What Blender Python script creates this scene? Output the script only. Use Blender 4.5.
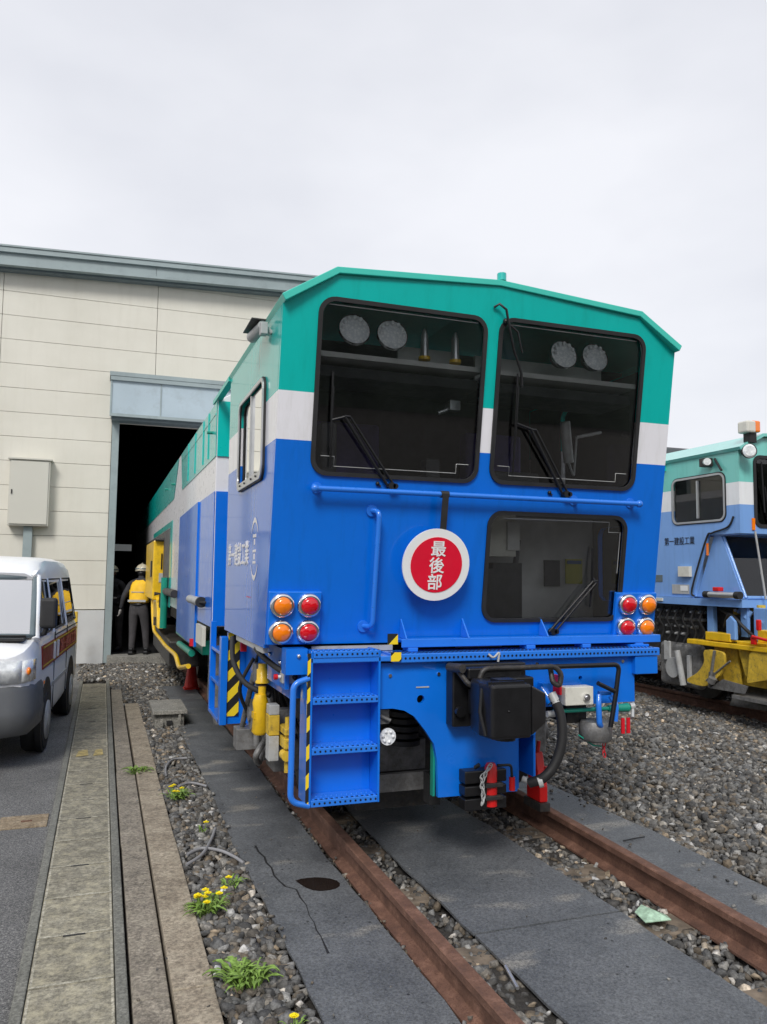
import bpy, bmesh, math, random
import numpy as np
from mathutils import Vector, Matrix
random.seed(7); rng = np.random.default_rng(7)
R = math.radians
S = bpy.context.scene
for o in list(bpy.data.objects): bpy.data.objects.remove(o)
COL = S.collection

# ------------------------------------------------------------------ camera
F, CX, CY, ROLL = 785.0, 383.5, 512.0, 0.011
TH, PSI = R(4.5944), R(19.561)
fw = Vector((math.sin(PSI)*math.cos(TH), math.cos(PSI)*math.cos(TH), math.sin(TH)))
rt = Vector((math.cos(PSI), -math.sin(PSI), 0)); up = rt.cross(fw)
cr = rt*math.cos(ROLL) + up*math.sin(ROLL); cu = -rt*math.sin(ROLL) + up*math.cos(ROLL)
cam = bpy.data.cameras.new('camera'); co = bpy.data.objects.new('camera', cam); COL.objects.link(co)
m = Matrix.Identity(4)
for i in range(3):
    m[i][0] = cr[i]; m[i][1] = cu[i]; m[i][2] = -fw[i]; m[i][3] = (-2.176, 0, 1.568)[i]
co.matrix_world = m
cam.sensor_fit = 'HORIZONTAL'; cam.sensor_width = 36; cam.lens = F*36/767
cam.clip_start = 0.05; cam.clip_end = 3000
S.camera = co

# ------------------------------------------------------------------ sky, sun, exposure
SUN_EL, SUN_AZ = R(42), R(208)      # azimuth measured clockwise from +Y: behind the photographer's left shoulder
w = bpy.data.worlds.new('World'); S.world = w; w.use_nodes = True
nt = w.node_tree; nt.nodes.clear()
out = nt.nodes.new('ShaderNodeOutputWorld'); bg = nt.nodes.new('ShaderNodeBackground'); bg2 = nt.nodes.new('ShaderNodeBackground')
sky = nt.nodes.new('ShaderNodeTexSky'); sky.sky_type = 'NISHITA'; sky.sun_disc = False
sky.sun_elevation = SUN_EL; sky.sun_rotation = SUN_AZ; sky.air_density = 1.2; sky.dust_density = 2.5
bg.inputs['Strength'].default_value = 0.10
nt.links.new(sky.outputs[0], bg.inputs[0])
tc = nt.nodes.new('ShaderNodeTexCoord'); mp = nt.nodes.new('ShaderNodeMapping'); mp.inputs['Scale'].default_value = (1.0, 1.0, 2.2)
nz = nt.nodes.new('ShaderNodeTexNoise'); nz.inputs['Scale'].default_value = 1.6; nz.inputs['Detail'].default_value = 5; nz.inputs['Roughness'].default_value = 0.5
cr_ = nt.nodes.new('ShaderNodeValToRGB'); cr_.color_ramp.elements[0].position = 0.35; cr_.color_ramp.elements[0].color = (0.475, 0.485, 0.525, 1)
cr_.color_ramp.elements[1].position = 0.66; cr_.color_ramp.elements[1].color = (0.605, 0.61, 0.64, 1)
nt.links.new(tc.outputs['Generated'], mp.inputs[0]); nt.links.new(mp.outputs[0], nz.inputs[0]); nt.links.new(nz.outputs[0], cr_.inputs[0])
nt.links.new(cr_.outputs[0], bg2.inputs[0]); bg2.inputs['Strength'].default_value = 1.0
mx = nt.nodes.new('ShaderNodeMixShader'); mx.inputs[0].default_value = 0.93
nt.links.new(bg.outputs[0], mx.inputs[1]); nt.links.new(bg2.outputs[0], mx.inputs[2]); nt.links.new(mx.outputs[0], out.inputs[0])
sl = bpy.data.lights.new('sun', 'SUN'); sl.energy = 1.5; sl.angle = R(18); sl.color = (1, 0.97, 0.92)
so = bpy.data.objects.new('sun', sl); COL.objects.link(so)
sd = Vector((math.sin(SUN_AZ)*math.cos(SUN_EL), math.cos(SUN_AZ)*math.cos(SUN_EL), math.sin(SUN_EL)))
so.rotation_euler = sd.to_track_quat('Z', 'Y').to_euler()
S.view_settings.view_transform = 'Standard'; S.view_settings.look = 'None'; S.view_settings.gamma = 1; S.view_settings.exposure = 0.65
S.render.engine = 'CYCLES'

# ------------------------------------------------------------------ materials
def nodes(name):
    m = bpy.data.materials.new(name); m.use_nodes = True; n = m.node_tree
    return m, n, n.nodes['Principled BSDF']
def N(n, t, **k):
    x = n.nodes.new(t)
    for a, b in k.items(): setattr(x, a, b)
    return x
def noise(n, scale, detail=4, rough=0.55, vec=None, coord='Object'):
    t = N(n, 'ShaderNodeTexNoise'); t.inputs['Scale'].default_value = scale; t.inputs['Detail'].default_value = detail; t.inputs['Roughness'].default_value = rough
    if vec is None:
        c = N(n, 'ShaderNodeTexCoord'); vec = c.outputs[coord]
    n.links.new(vec, t.inputs[0]); return t
def ramp(n, src, stops, interp='LINEAR'):
    r = N(n, 'ShaderNodeValToRGB'); r.color_ramp.interpolation = interp
    e = r.color_ramp.elements
    while len(e) > 1: e.remove(e[-1])
    e[0].position = stops[0][0]; e[0].color = (*stops[0][1], 1)
    for p, c in stops[1:]:
        k = e.new(p); k.color = (*c, 1)
    n.links.new(src, r.inputs[0]); return r
def mixc(n, fac, a, b, mode='MIX'):
    x = N(n, 'ShaderNodeMix', data_type='RGBA', blend_type=mode)
    for s, v in ((0, fac), (6, a), (7, b)):
        if isinstance(v, (int, float)): x.inputs[s].default_value = v
        elif isinstance(v, tuple): x.inputs[s].default_value = (*v, 1)
        else: n.links.new(v, x.inputs[s])
    return x.outputs[2]
def bump(n, p, src, strength, dist=0.01):
    b = N(n, 'ShaderNodeBump'); b.inputs['Strength'].default_value = strength; b.inputs['Distance'].default_value = dist
    n.links.new(src, b.inputs['Height']); n.links.new(b.outputs[0], p.inputs['Normal']); return b
def mat(name, col, rough=0.5, metal=0.0, coat=0.0, var=0.12, vscale=6, bmp=0.0, bscale=60, dirt=None, dirt_amt=0.0):
    m, n, p = nodes(name)
    t = noise(n, vscale)
    lo = tuple(c*(1-var) for c in col); hi = tuple(min(1, c*(1+var)) for c in col)
    r = ramp(n, t.outputs[0], [(0.3, lo), (0.7, hi)])
    src = r.outputs[0]
    if dirt:
        t2 = noise(n, vscale*2.7, 6, 0.7); f = ramp(n, t2.outputs[0], [(0.5, (0, 0, 0)), (0.72, (dirt_amt,)*3)])
        src = mixc(n, f.outputs[0], src, dirt)
    n.links.new(src, p.inputs['Base Color'])
    rr = ramp(n, noise(n, vscale*3).outputs[0], [(0.3, (rough*0.85,)*3), (0.7, (min(1, rough*1.15),)*3)])
    n.links.new(rr.outputs[0], p.inputs['Roughness'])
    p.inputs['Metallic'].default_value = metal
    if coat: p.inputs['Coat Weight'].default_value = coat; p.inputs['Coat Roughness'].default_value = 0.04
    if bmp: bump(n, p, noise(n, bscale, 5, 0.6).outputs[0], bmp)
    return m
def livery(name, z0, z1, blue, teal, white):
    m, n, p = nodes(name)
    c = N(n, 'ShaderNodeTexCoord'); s = N(n, 'ShaderNodeSeparateXYZ'); n.links.new(c.outputs['Object'], s.inputs[0])
    mr = N(n, 'ShaderNodeMapRange'); mr.inputs[1].default_value = 0; mr.inputs[2].default_value = 4; n.links.new(s.outputs[2], mr.inputs[0])
    r = ramp(n, mr.outputs[0], [(0, blue), (z0/4, white), (z1/4, teal)], 'CONSTANT')
    t = noise(n, 2.2, 5, 0.6); v = ramp(n, t.outputs[0], [(0.3, (0.93,)*3), (0.7, (1.0,)*3)])
    mp = N(n, 'ShaderNodeMapping'); mp.inputs['Scale'].default_value = (9, 9, 0.7); n.links.new(c.outputs['Object'], mp.inputs[0])
    st = noise(n, 1.6, 7, 0.7, mp.outputs[0]); sv = ramp(n, st.outputs[0], [(0.5, (1.0,)*3), (0.72, (0.88, 0.88, 0.86))])
    src = mixc(n, 1.0, r.outputs[0], v.outputs[0], 'MULTIPLY')
    n.links.new(mixc(n, 1.0, src, sv.outputs[0], 'MULTIPLY'), p.inputs['Base Color'])
    p.inputs['Roughness'].default_value = 0.25; p.inputs['Coat Weight'].default_value = 0.55; p.inputs['Coat IOR'].default_value = 1.45; p.inputs['Coat Roughness'].default_value = 0.03
    bump(n, p, noise(n, 1.7, 2).outputs[0], 0.05, 0.02)
    return m
BLUE = (0.001, 0.160, 0.72); TEAL = (0.001, 0.50, 0.45); WHITE = (0.88, 0.875, 0.92)
M = {}
M['livery'] = livery('livery paint', 2.30, 2.575, BLUE, TEAL, WHITE)
M['livery2'] = livery('weathered sky washed livery paint', 2.43, 2.69, (0.20, 0.39, 0.78), (0.20, 0.62, 0.56), (0.84, 0.86, 0.88))  # paleness mixes weathering with sky reflection put into the base colours
M['blue'] = mat('blue paint', BLUE, 0.32, coat=0.5, var=0.06, vscale=3)
M['hblue'] = mat('light blue rail paint', (0.02, 0.19, 0.75), 0.3, coat=0.5, var=0.05)
M['teal'] = mat('teal paint', TEAL, 0.3, coat=0.6, var=0.05, vscale=2)
M['lteal'] = mat('roof edge teal paint', (0.03, 0.52, 0.42), 0.4, coat=0.3, var=0.05)
M['green'] = mat('green pipe paint', (0.01, 0.25, 0.18), 0.35, var=0.1)
M['white'] = mat('white paint', (0.78, 0.77, 0.80), 0.3, coat=0.4, var=0.04)
M['offwhite'] = mat('offwhite enamel', (0.66, 0.65, 0.58), 0.4, var=0.05, dirt=(0.3, 0.28, 0.24), dirt_amt=0.3)
M['cabinet'] = mat('beige cabinet enamel', (0.56, 0.55, 0.49), 0.45, var=0.03, vscale=1)
M['black'] = mat('black paint', (0.008, 0.008, 0.009), 0.35, var=0.3)
M['rubber'] = mat('black rubber', (0.016, 0.016, 0.017), 0.6, var=0.3)
M['dark'] = mat('dark greasy steel', (0.028, 0.027, 0.027), 0.5, var=0.5, vscale=14, bmp=0.3, bscale=40, dirt=(0.09, 0.065, 0.04), dirt_amt=0.6)
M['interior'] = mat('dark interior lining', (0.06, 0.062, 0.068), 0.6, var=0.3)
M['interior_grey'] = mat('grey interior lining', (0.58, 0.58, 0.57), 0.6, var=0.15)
M['steel'] = mat('dusty grey steel', (0.2, 0.2, 0.2), 0.5, metal=0.3, var=0.3, vscale=15, bmp=0.3, dirt=(0.08, 0.06, 0.04), dirt_amt=0.6)
M['lsteel'] = mat('light grey enamel', (0.42, 0.43, 0.43), 0.4, var=0.1, dirt=(0.2, 0.17, 0.13), dirt_amt=0.4)
M['chrome'] = mat('chrome', (0.75, 0.75, 0.77), 0.18, metal=1, var=0.05)
M['alu'] = mat('brushed aluminium', (0.6, 0.61, 0.62), 0.35, metal=0.8, var=0.08)
M['yellow'] = mat('machine yellow', (0.80, 0.50, 0.01), 0.4, coat=0.3, var=0.12, dirt=(0.25, 0.15, 0.03), dirt_amt=0.4)
M['yellow2'] = mat('worn machine yellow', (0.62, 0.42, 0.04), 0.55, var=0.25, vscale=9, dirt=(0.13, 0.10, 0.06), dirt_amt=0.8)
M['red'] = mat('red paint', (0.62, 0.008, 0.02), 0.4, var=0.08)
M['signred'] = mat('red sign sheet', (0.72, 0.003, 0.03), 0.45, var=0.05)
M['signwhite'] = mat('white sign sheet', (0.82, 0.83, 0.83), 0.4, var=0.03)
M['grip'] = mat('red grip', (0.6, 0.01, 0.01), 0.35, var=0.1)
M['purple'] = mat('purple seat cloth', (0.09, 0.07, 0.22), 0.8, var=0.2)
M['orange_lens'] = mat('orange lens', (0.95, 0.22, 0.002), 0.12, coat=0.8, var=0.05)
M['red_lens'] = mat('red lens', (0.62, 0.002, 0.01), 0.12, coat=0.8, var=0.05)
M['roofgrey'] = mat('dark roof grey', (0.09, 0.09, 0.10), 0.6)

def stripes():
    m, n, p = nodes('yellow and black hazard tape')
    c = N(n, 'ShaderNodeTexCoord'); s = N(n, 'ShaderNodeSeparateXYZ'); n.links.new(c.outputs['Object'], s.inputs[0])
    a = N(n, 'ShaderNodeMath', operation='ADD'); n.links.new(s.outputs[0], a.inputs[0]); n.links.new(s.outputs[1], a.inputs[1])
    b = N(n, 'ShaderNodeMath', operation='SUBTRACT'); n.links.new(s.outputs[2], b.inputs[0]); n.links.new(a.outputs[0], b.inputs[1])
    k = N(n, 'ShaderNodeMath', operation='MULTIPLY'); n.links.new(b.outputs[0], k.inputs[0]); k.inputs[1].default_value = 6.6
    f = N(n, 'ShaderNodeMath', operation='FRACT'); n.links.new(k.outputs[0], f.inputs[0])
    r = ramp(n, f.outputs[0], [(0, (0.015, 0.015, 0.015)), (0.5, (0.85, 0.62, 0.02))], 'CONSTANT')
    n.links.new(r.outputs[0], p.inputs['Base Color']); p.inputs['Roughness'].default_value = 0.45
    return m
M['hazard'] = stripes()

def glass(name, tint, spec=1.0, rough=0.01):
    m, n, p = nodes(name); n.nodes.remove(p)
    o = [x for x in n.nodes if x.type == 'OUTPUT_MATERIAL'][0]
    t = N(n, 'ShaderNodeBsdfTransparent'); t.inputs[0].default_value = (*tint, 1)
    g = N(n, 'ShaderNodeBsdfGlossy'); g.inputs['Roughness'].default_value = rough; g.inputs[0].default_value = (1, 1, 1, 1)
    fr = N(n, 'ShaderNodeFresnel'); fr.inputs[0].default_value = 1.55
    k = N(n, 'ShaderNodeMath', operation='MULTIPLY'); k.inputs[1].default_value = spec; n.links.new(fr.outputs[0], k.inputs[0])
    x = N(n, 'ShaderNodeMixShader'); n.links.new(k.outputs[0], x.inputs[0]); n.links.new(t.outputs[0], x.inputs[1]); n.links.new(g.outputs[0], x.inputs[2])
    n.links.new(x.outputs[0], o.inputs[0]); return m
M['glass'] = glass('smoked cab glass', (0.96, 0.97, 0.97), 1.2)
M['glass_dark'] = glass('dark tinted glass', (0.95, 0.96, 0.96), 1.1)
M['glass_side'] = glass('side window glass', (0.4, 0.42, 0.41), 3.2)
M['glass_van'] = glass('van window glass', (0.75, 0.78, 0.74), 1.1)
M['glass_screen'] = glass('van windscreen glass', (0.8, 0.66, 0.62), 13)  # pinkish tint stands in for a reflection on the windscreen
def lamp_lens():
    m, n, p = nodes('prismatic lamp lens')
    v = N(n, 'ShaderNodeTexVoronoi'); v.inputs['Scale'].default_value = 60
    c = N(n, 'ShaderNodeTexCoord'); n.links.new(c.outputs['Object'], v.inputs[0])
    r = ramp(n, v.outputs[0], [(0.0, (1.0, 1.0, 1.0)), (0.7, (0.72, 0.75, 0.79))])
    n.links.new(r.outputs[0], p.inputs['Base Color']); p.inputs['Roughness'].default_value = 0.25; p.inputs['Metallic'].default_value = 0.0
    bump(n, p, v.outputs[0], 0.35, 0.006); return m
M['lens'] = lamp_lens()
M['headlamp'] = mat('van headlamp glass', (0.75, 0.78, 0.80), 0.1, metal=0.1, coat=1, var=0.3, vscale=20)

def rail_mat():
    m, n, p = nodes('rusty rail steel')
    t = noise(n, 9, 6, 0.7); r = ramp(n, t.outputs[0], [(0.3, (0.085, 0.043, 0.03)), (0.52, (0.15, 0.075, 0.05)), (0.72, (0.27, 0.145, 0.10))])
    t2 = noise(n, 120, 4, 0.7); f = ramp(n, t2.outputs[0], [(0.52, (0, 0, 0)), (0.62, (0.7,)*3)])
    n.links.new(mixc(n, f.outputs[0], r.outputs[0], (0.08, 0.035, 0.02)), p.inputs['Base Color'])
    p.inputs['Roughness'].default_value = 0.8; bump(n, p, t2.outputs[0], 0.5, 0.004); return m
M['rail'] = rail_mat()
def stone_mat():
    m, n, p = nodes('ballast stone')
    a = N(n, 'ShaderNodeAttribute'); a.attribute_name = 'tone'
    r = ramp(n, a.outputs['Fac'], [(0, (0.05, 0.049, 0.048)), (0.35, (0.115, 0.112, 0.106)), (0.7, (0.20, 0.193, 0.18)), (0.92, (0.32, 0.305, 0.275)), (1, (0.52, 0.50, 0.47))])
    t = noise(n, 45, 4, 0.7); v = ramp(n, t.outputs[0], [(0.35, (0.5,)*3), (0.65, (1.4,)*3)])
    a2 = N(n, 'ShaderNodeAttribute'); a2.attribute_name = 'hue'; hr = ramp(n, a2.outputs['Fac'], [(0, (0.97, 1.0, 1.04)), (0.5, (1.05, 1.0, 0.93)), (1, (1.25, 1.0, 0.72))])
    src = mixc(n, 1.0, r.outputs[0], hr.outputs[0], 'MULTIPLY')
    n.links.new(mixc(n, 1.0, src, v.outputs[0], 'MULTIPLY'), p.inputs['Base Color'])
    p.inputs['Roughness'].default_value = 0.85; bump(n, p, t.outputs[0], 0.6, 0.01); return m
M['stone'] = stone_mat()
def soil_mat():
    m, n, p = nodes('dark ballast bed')
    t = noise(n, 25, 8, 0.75); r = ramp(n, t.outputs[0], [(0.3, (0.02, 0.018, 0.016)), (0.6, (0.07, 0.063, 0.055)), (0.8, (0.13, 0.12, 0.1))])
    n.links.new(r.outputs[0], p.inputs['Base Color']); p.inputs['Roughness'].default_value = 0.95; bump(n, p, t.outputs[0], 1, 0.03); return m
M['soil'] = soil_mat()
def asphalt():
    m, n, p = nodes('worn asphalt')
    t = noise(n, 120, 4, 0.85); r = ramp(n, t.outputs[0], [(0.38, (0.05, 0.05, 0.052)), (0.52, (0.16, 0.16, 0.158)), (0.66, (0.42, 0.41, 0.39))])
    t2 = noise(n, 1.3, 5, 0.6); v = ramp(n, t2.outputs[0], [(0.3, (0.75,)*3), (0.7, (1.2,)*3)])
    n.links.new(mixc(n, 1.0, r.outputs[0], v.outputs[0], 'MULTIPLY'), p.inputs['Base Color'])
    p.inputs['Roughness'].default_value = 0.85; bump(n, p, t.outputs[0], 0.9, 0.008); return m
M['asphalt'] = asphalt()
def concrete(name, a, b, c, s=1.0, moss=None):
    m, n, p = nodes(name); gp = N(n, 'ShaderNodeNewGeometry').outputs['Position']
    t = noise(n, 5*s, 8, 0.72, gp); r = ramp(n, t.outputs[0], [(0.3, a), (0.5, b), (0.72, c)])
    t2 = noise(n, 60, 5, 0.75, gp); v = ramp(n, t2.outputs[0], [(0.38, (0.5,)*3), (0.6, (1.15,)*3)])
    src = mixc(n, 1.0, r.outputs[0], v.outputs[0], 'MULTIPLY')
    t4 = noise(n, 34, 8, 0.85, gp); f4 = ramp(n, t4.outputs[0], [(0.44, (0, 0, 0)), (0.66, (0.7,)*3)])
    oi = N(n, 'ShaderNodeObjectInfo'); tn = ramp(n, oi.outputs['Random'], [(0, (0.84,)*3), (1, (1.12,)*3)]); src = mixc(n, 1.0, src, tn.outputs[0], 'MULTIPLY')
    src = mixc(n, f4.outputs[0], src, tuple(x*0.55 for x in a))
    if moss:
        t3 = noise(n, 13, 9, 0.8, gp); f = ramp(n, t3.outputs[0], [(0.48, (0, 0, 0)), (0.68, (0.75,)*3)]); src = mixc(n, f.outputs[0], src, moss)
    n.links.new(src, p.inputs['Base Color']); p.inputs['Roughness'].default_value = 0.9
    bump(n, p, t2.outputs[0], 0.5, 0.006); return m
M['slab'] = concrete('lichen stained drain slab', (0.15, 0.14, 0.105), (0.27, 0.25, 0.195), (0.40, 0.375, 0.29), 1.6, (0.50, 0.455, 0.32))
M['slab_edge'] = concrete('pale lichen slab edge', (0.32, 0.30, 0.23), (0.44, 0.415, 0.33), (0.52, 0.49, 0.40), 3)
M['curb'] = concrete('grey drain edge concrete', (0.16, 0.16, 0.14), (0.24, 0.24, 0.21), (0.30, 0.295, 0.26), 1)
M['kerb'] = concrete('brown stained kerb concrete', (0.17, 0.14, 0.105), (0.31, 0.26, 0.195), (0.45, 0.39, 0.30), 1.1, (0.42, 0.37, 0.28))
M['kerb2'] = concrete('grey brown kerb concrete', (0.15, 0.135, 0.11), (0.27, 0.235, 0.19), (0.39, 0.35, 0.28), 1.5, (0.30, 0.27, 0.21))
M['plinth'] = mat('pale foundation paint', (0.56, 0.57, 0.57), 0.7, var=0.05, vscale=1.5, dirt=(0.4, 0.38, 0.34), dirt_amt=0.3)
M['box_conc'] = concrete('grey cast concrete', (0.2, 0.195, 0.175), (0.3, 0.29, 0.26), (0.4, 0.385, 0.34), 1.5)
M['wood'] = mat('weathered sleeper wood', (0.17, 0.135, 0.10), 0.85, var=0.4, vscale=12, bmp=0.6, bscale=30)
def rubber_mat():
    m, n, p = nodes('dusty rubber mat'); gp = N(n, 'ShaderNodeNewGeometry').outputs['Position']
    t = noise(n, 2.5, 6, 0.7, gp); base = ramp(n, t.outputs[0], [(0.3, (0.092, 0.099, 0.107)), (0.7, (0.148, 0.156, 0.165))])
    def mapped(sx, sy):
        mp = N(n, 'ShaderNodeMapping'); mp.inputs['Scale'].default_value = (sx, sy, 1); n.links.new(gp, mp.inputs[0]); return mp.outputs[0]
    grain = noise(n, 90, 6, 0.85, gp)
    t2 = noise(n, 1.0, 2, 0.5, mapped(2.0, 4.2)); ad = N(n, 'ShaderNodeMath', operation='MULTIPLY_ADD'); n.links.new(grain.outputs[0], ad.inputs[0]); ad.inputs[1].default_value = 0.22; n.links.new(t2.outputs[0], ad.inputs[2])
    f = ramp(n, ad.outputs[0], [(0.72, (0, 0, 0)), (0.86, (0.75,)*3)])
    src = mixc(n, f.outputs[0], base.outputs[0], (0.33, 0.31, 0.27))
    v = N(n, 'ShaderNodeTexVoronoi'); v.inputs['Scale'].default_value = 17; n.links.new(gp, v.inputs[0])
    fv = ramp(n, v.outputs[0], [(0.0, (0.9,)*3), (0.10, (0.9,)*3), (0.14, (0, 0, 0))])
    t5 = noise(n, 2.3, 3, 0.55, gp); f5 = ramp(n, t5.outputs[0], [(0.5, (0, 0, 0)), (0.58, (1, 1, 1))])
    src = mixc(n, mixc(n, 1.0, fv.outputs[0], f5.outputs[0], 'MULTIPLY'), src, (0.012, 0.012, 0.013))
    sv = ramp(n, grain.outputs[0], [(0.38, (0.45,)*3), (0.62, (1.45,)*3)])
    n.links.new(mixc(n, 1.0, src, sv.outputs[0], 'MULTIPLY'), p.inputs['Base Color'])
    rr = ramp(n, t.outputs[0], [(0.3, (0.45,)*3), (0.7, (0.65,)*3)]); n.links.new(rr.outputs[0], p.inputs['Roughness'])
    bump(n, p, grain.outputs[0], 0.5, 0.006); return m
M['mat'] = rubber_mat()
def cladding():
    m, n, p = nodes('beige wall panel')
    t = noise(n, 0.9, 6, 0.6); r = ramp(n, t.outputs[0], [(0.3, (0.62, 0.60, 0.525)), (0.7, (0.70, 0.68, 0.605))])
    c = N(n, 'ShaderNodeTexCoord'); mp = N(n, 'ShaderNodeMapping'); mp.inputs['Scale'].default_value = (6, 1, 0.5); n.links.new(c.outputs['Object'], mp.inputs[0])
    t2 = noise(n, 1.0, 6, 0.7, mp.outputs[0]); f = ramp(n, t2.outputs[0], [(0.5, (0, 0, 0)), (0.8, (0.2,)*3)])
    n.links.new(mixc(n, f.outputs[0], r.outputs[0], (0.46, 0.43, 0.35)), p.inputs['Base Color'])
    p.inputs['Roughness'].default_value = 0.6; bump(n, p, noise(n, 120, 3).outputs[0], 0.15, 0.004); return m
M['clad'] = cladding()
M['trim'] = mat('blue grey sheet metal', (0.285, 0.345, 0.355), 0.45, var=0.08, vscale=1.5, dirt=(0.2, 0.24, 0.25), dirt_amt=0.5)
M['trimdark'] = mat('dark blue grey sheet metal', (0.12, 0.155, 0.17), 0.5, var=0.1)
M['shutter'] = mat('pale blue grey shutter box', (0.39, 0.475, 0.53), 0.45, var=0.08, vscale=1.2, dirt=(0.3, 0.35, 0.38), dirt_amt=0.6)
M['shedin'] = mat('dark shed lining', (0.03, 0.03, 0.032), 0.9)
M['vanwhite'] = mat('van white paint', (0.84, 0.845, 0.85), 0.35, coat=0.25, var=0.03)
M['bumper'] = mat('grey bumper plastic', (0.10, 0.104, 0.108), 0.5, var=0.08)
M['vanred'] = mat('dark red stripe film', (0.30, 0.02, 0.015), 0.35, var=0.08)
M['tread'] = mat('tyre rubber', (0.02, 0.02, 0.021), 0.75, var=0.2)
M['leaf'] = mat('weed leaf', (0.17, 0.28, 0.05), 0.6, var=0.4, vscale=30)
M['petal'] = mat('yellow petal', (0.95, 0.78, 0.005), 0.6, var=0.1)
M['cloth_dark'] = mat('dark work cloth', (0.03, 0.03, 0.035), 0.85, var=0.2, bmp=0.4, bscale=25)
M['trouser'] = mat('grey work trousers', (0.05, 0.047, 0.05), 0.85, var=0.2, bmp=0.5, bscale=18)
M['vest'] = mat('yellow vest cloth', (0.85, 0.50, 0.015), 0.7, var=0.15, bmp=0.4, bscale=25)
M['skin'] = mat('skin', (0.45, 0.26, 0.18), 0.55, var=0.05)
M['helmet'] = mat('white helmet', (0.55, 0.50, 0.38), 0.3, coat=0.5, var=0.05)
M['glove'] = mat('grey glove', (0.35, 0.34, 0.33), 0.8)
M['cone'] = mat('red cone plastic', (0.65, 0.02, 0.012), 0.45, var=0.1)
M['hatch'] = concrete('rusty beige hatch lid', (0.25, 0.18, 0.11), (0.38, 0.30, 0.20), (0.48, 0.40, 0.29), 2)
M['puddle'] = mat('dark wet hole', (0.02, 0.014, 0.012), 0.05)
M['litter'] = mat('pale green wrapper', (0.38, 0.55, 0.40), 0.4, var=0.3, vscale=40)
M['cable'] = mat('grey hose', (0.24, 0.24, 0.25), 0.5, var=0.15)
M['dirtyyellow'] = mat('worn yellow road paint', (0.38, 0.30, 0.12), 0.8, var=0.4, vscale=20, dirt=(0.15, 0.14, 0.1), dirt_amt=0.9)
M['poster_y'] = mat('yellow poster', (0.5, 0.48, 0.05), 0.6); M['poster_b'] = mat('blue poster', (0.05, 0.12, 0.3), 0.6)

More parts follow.
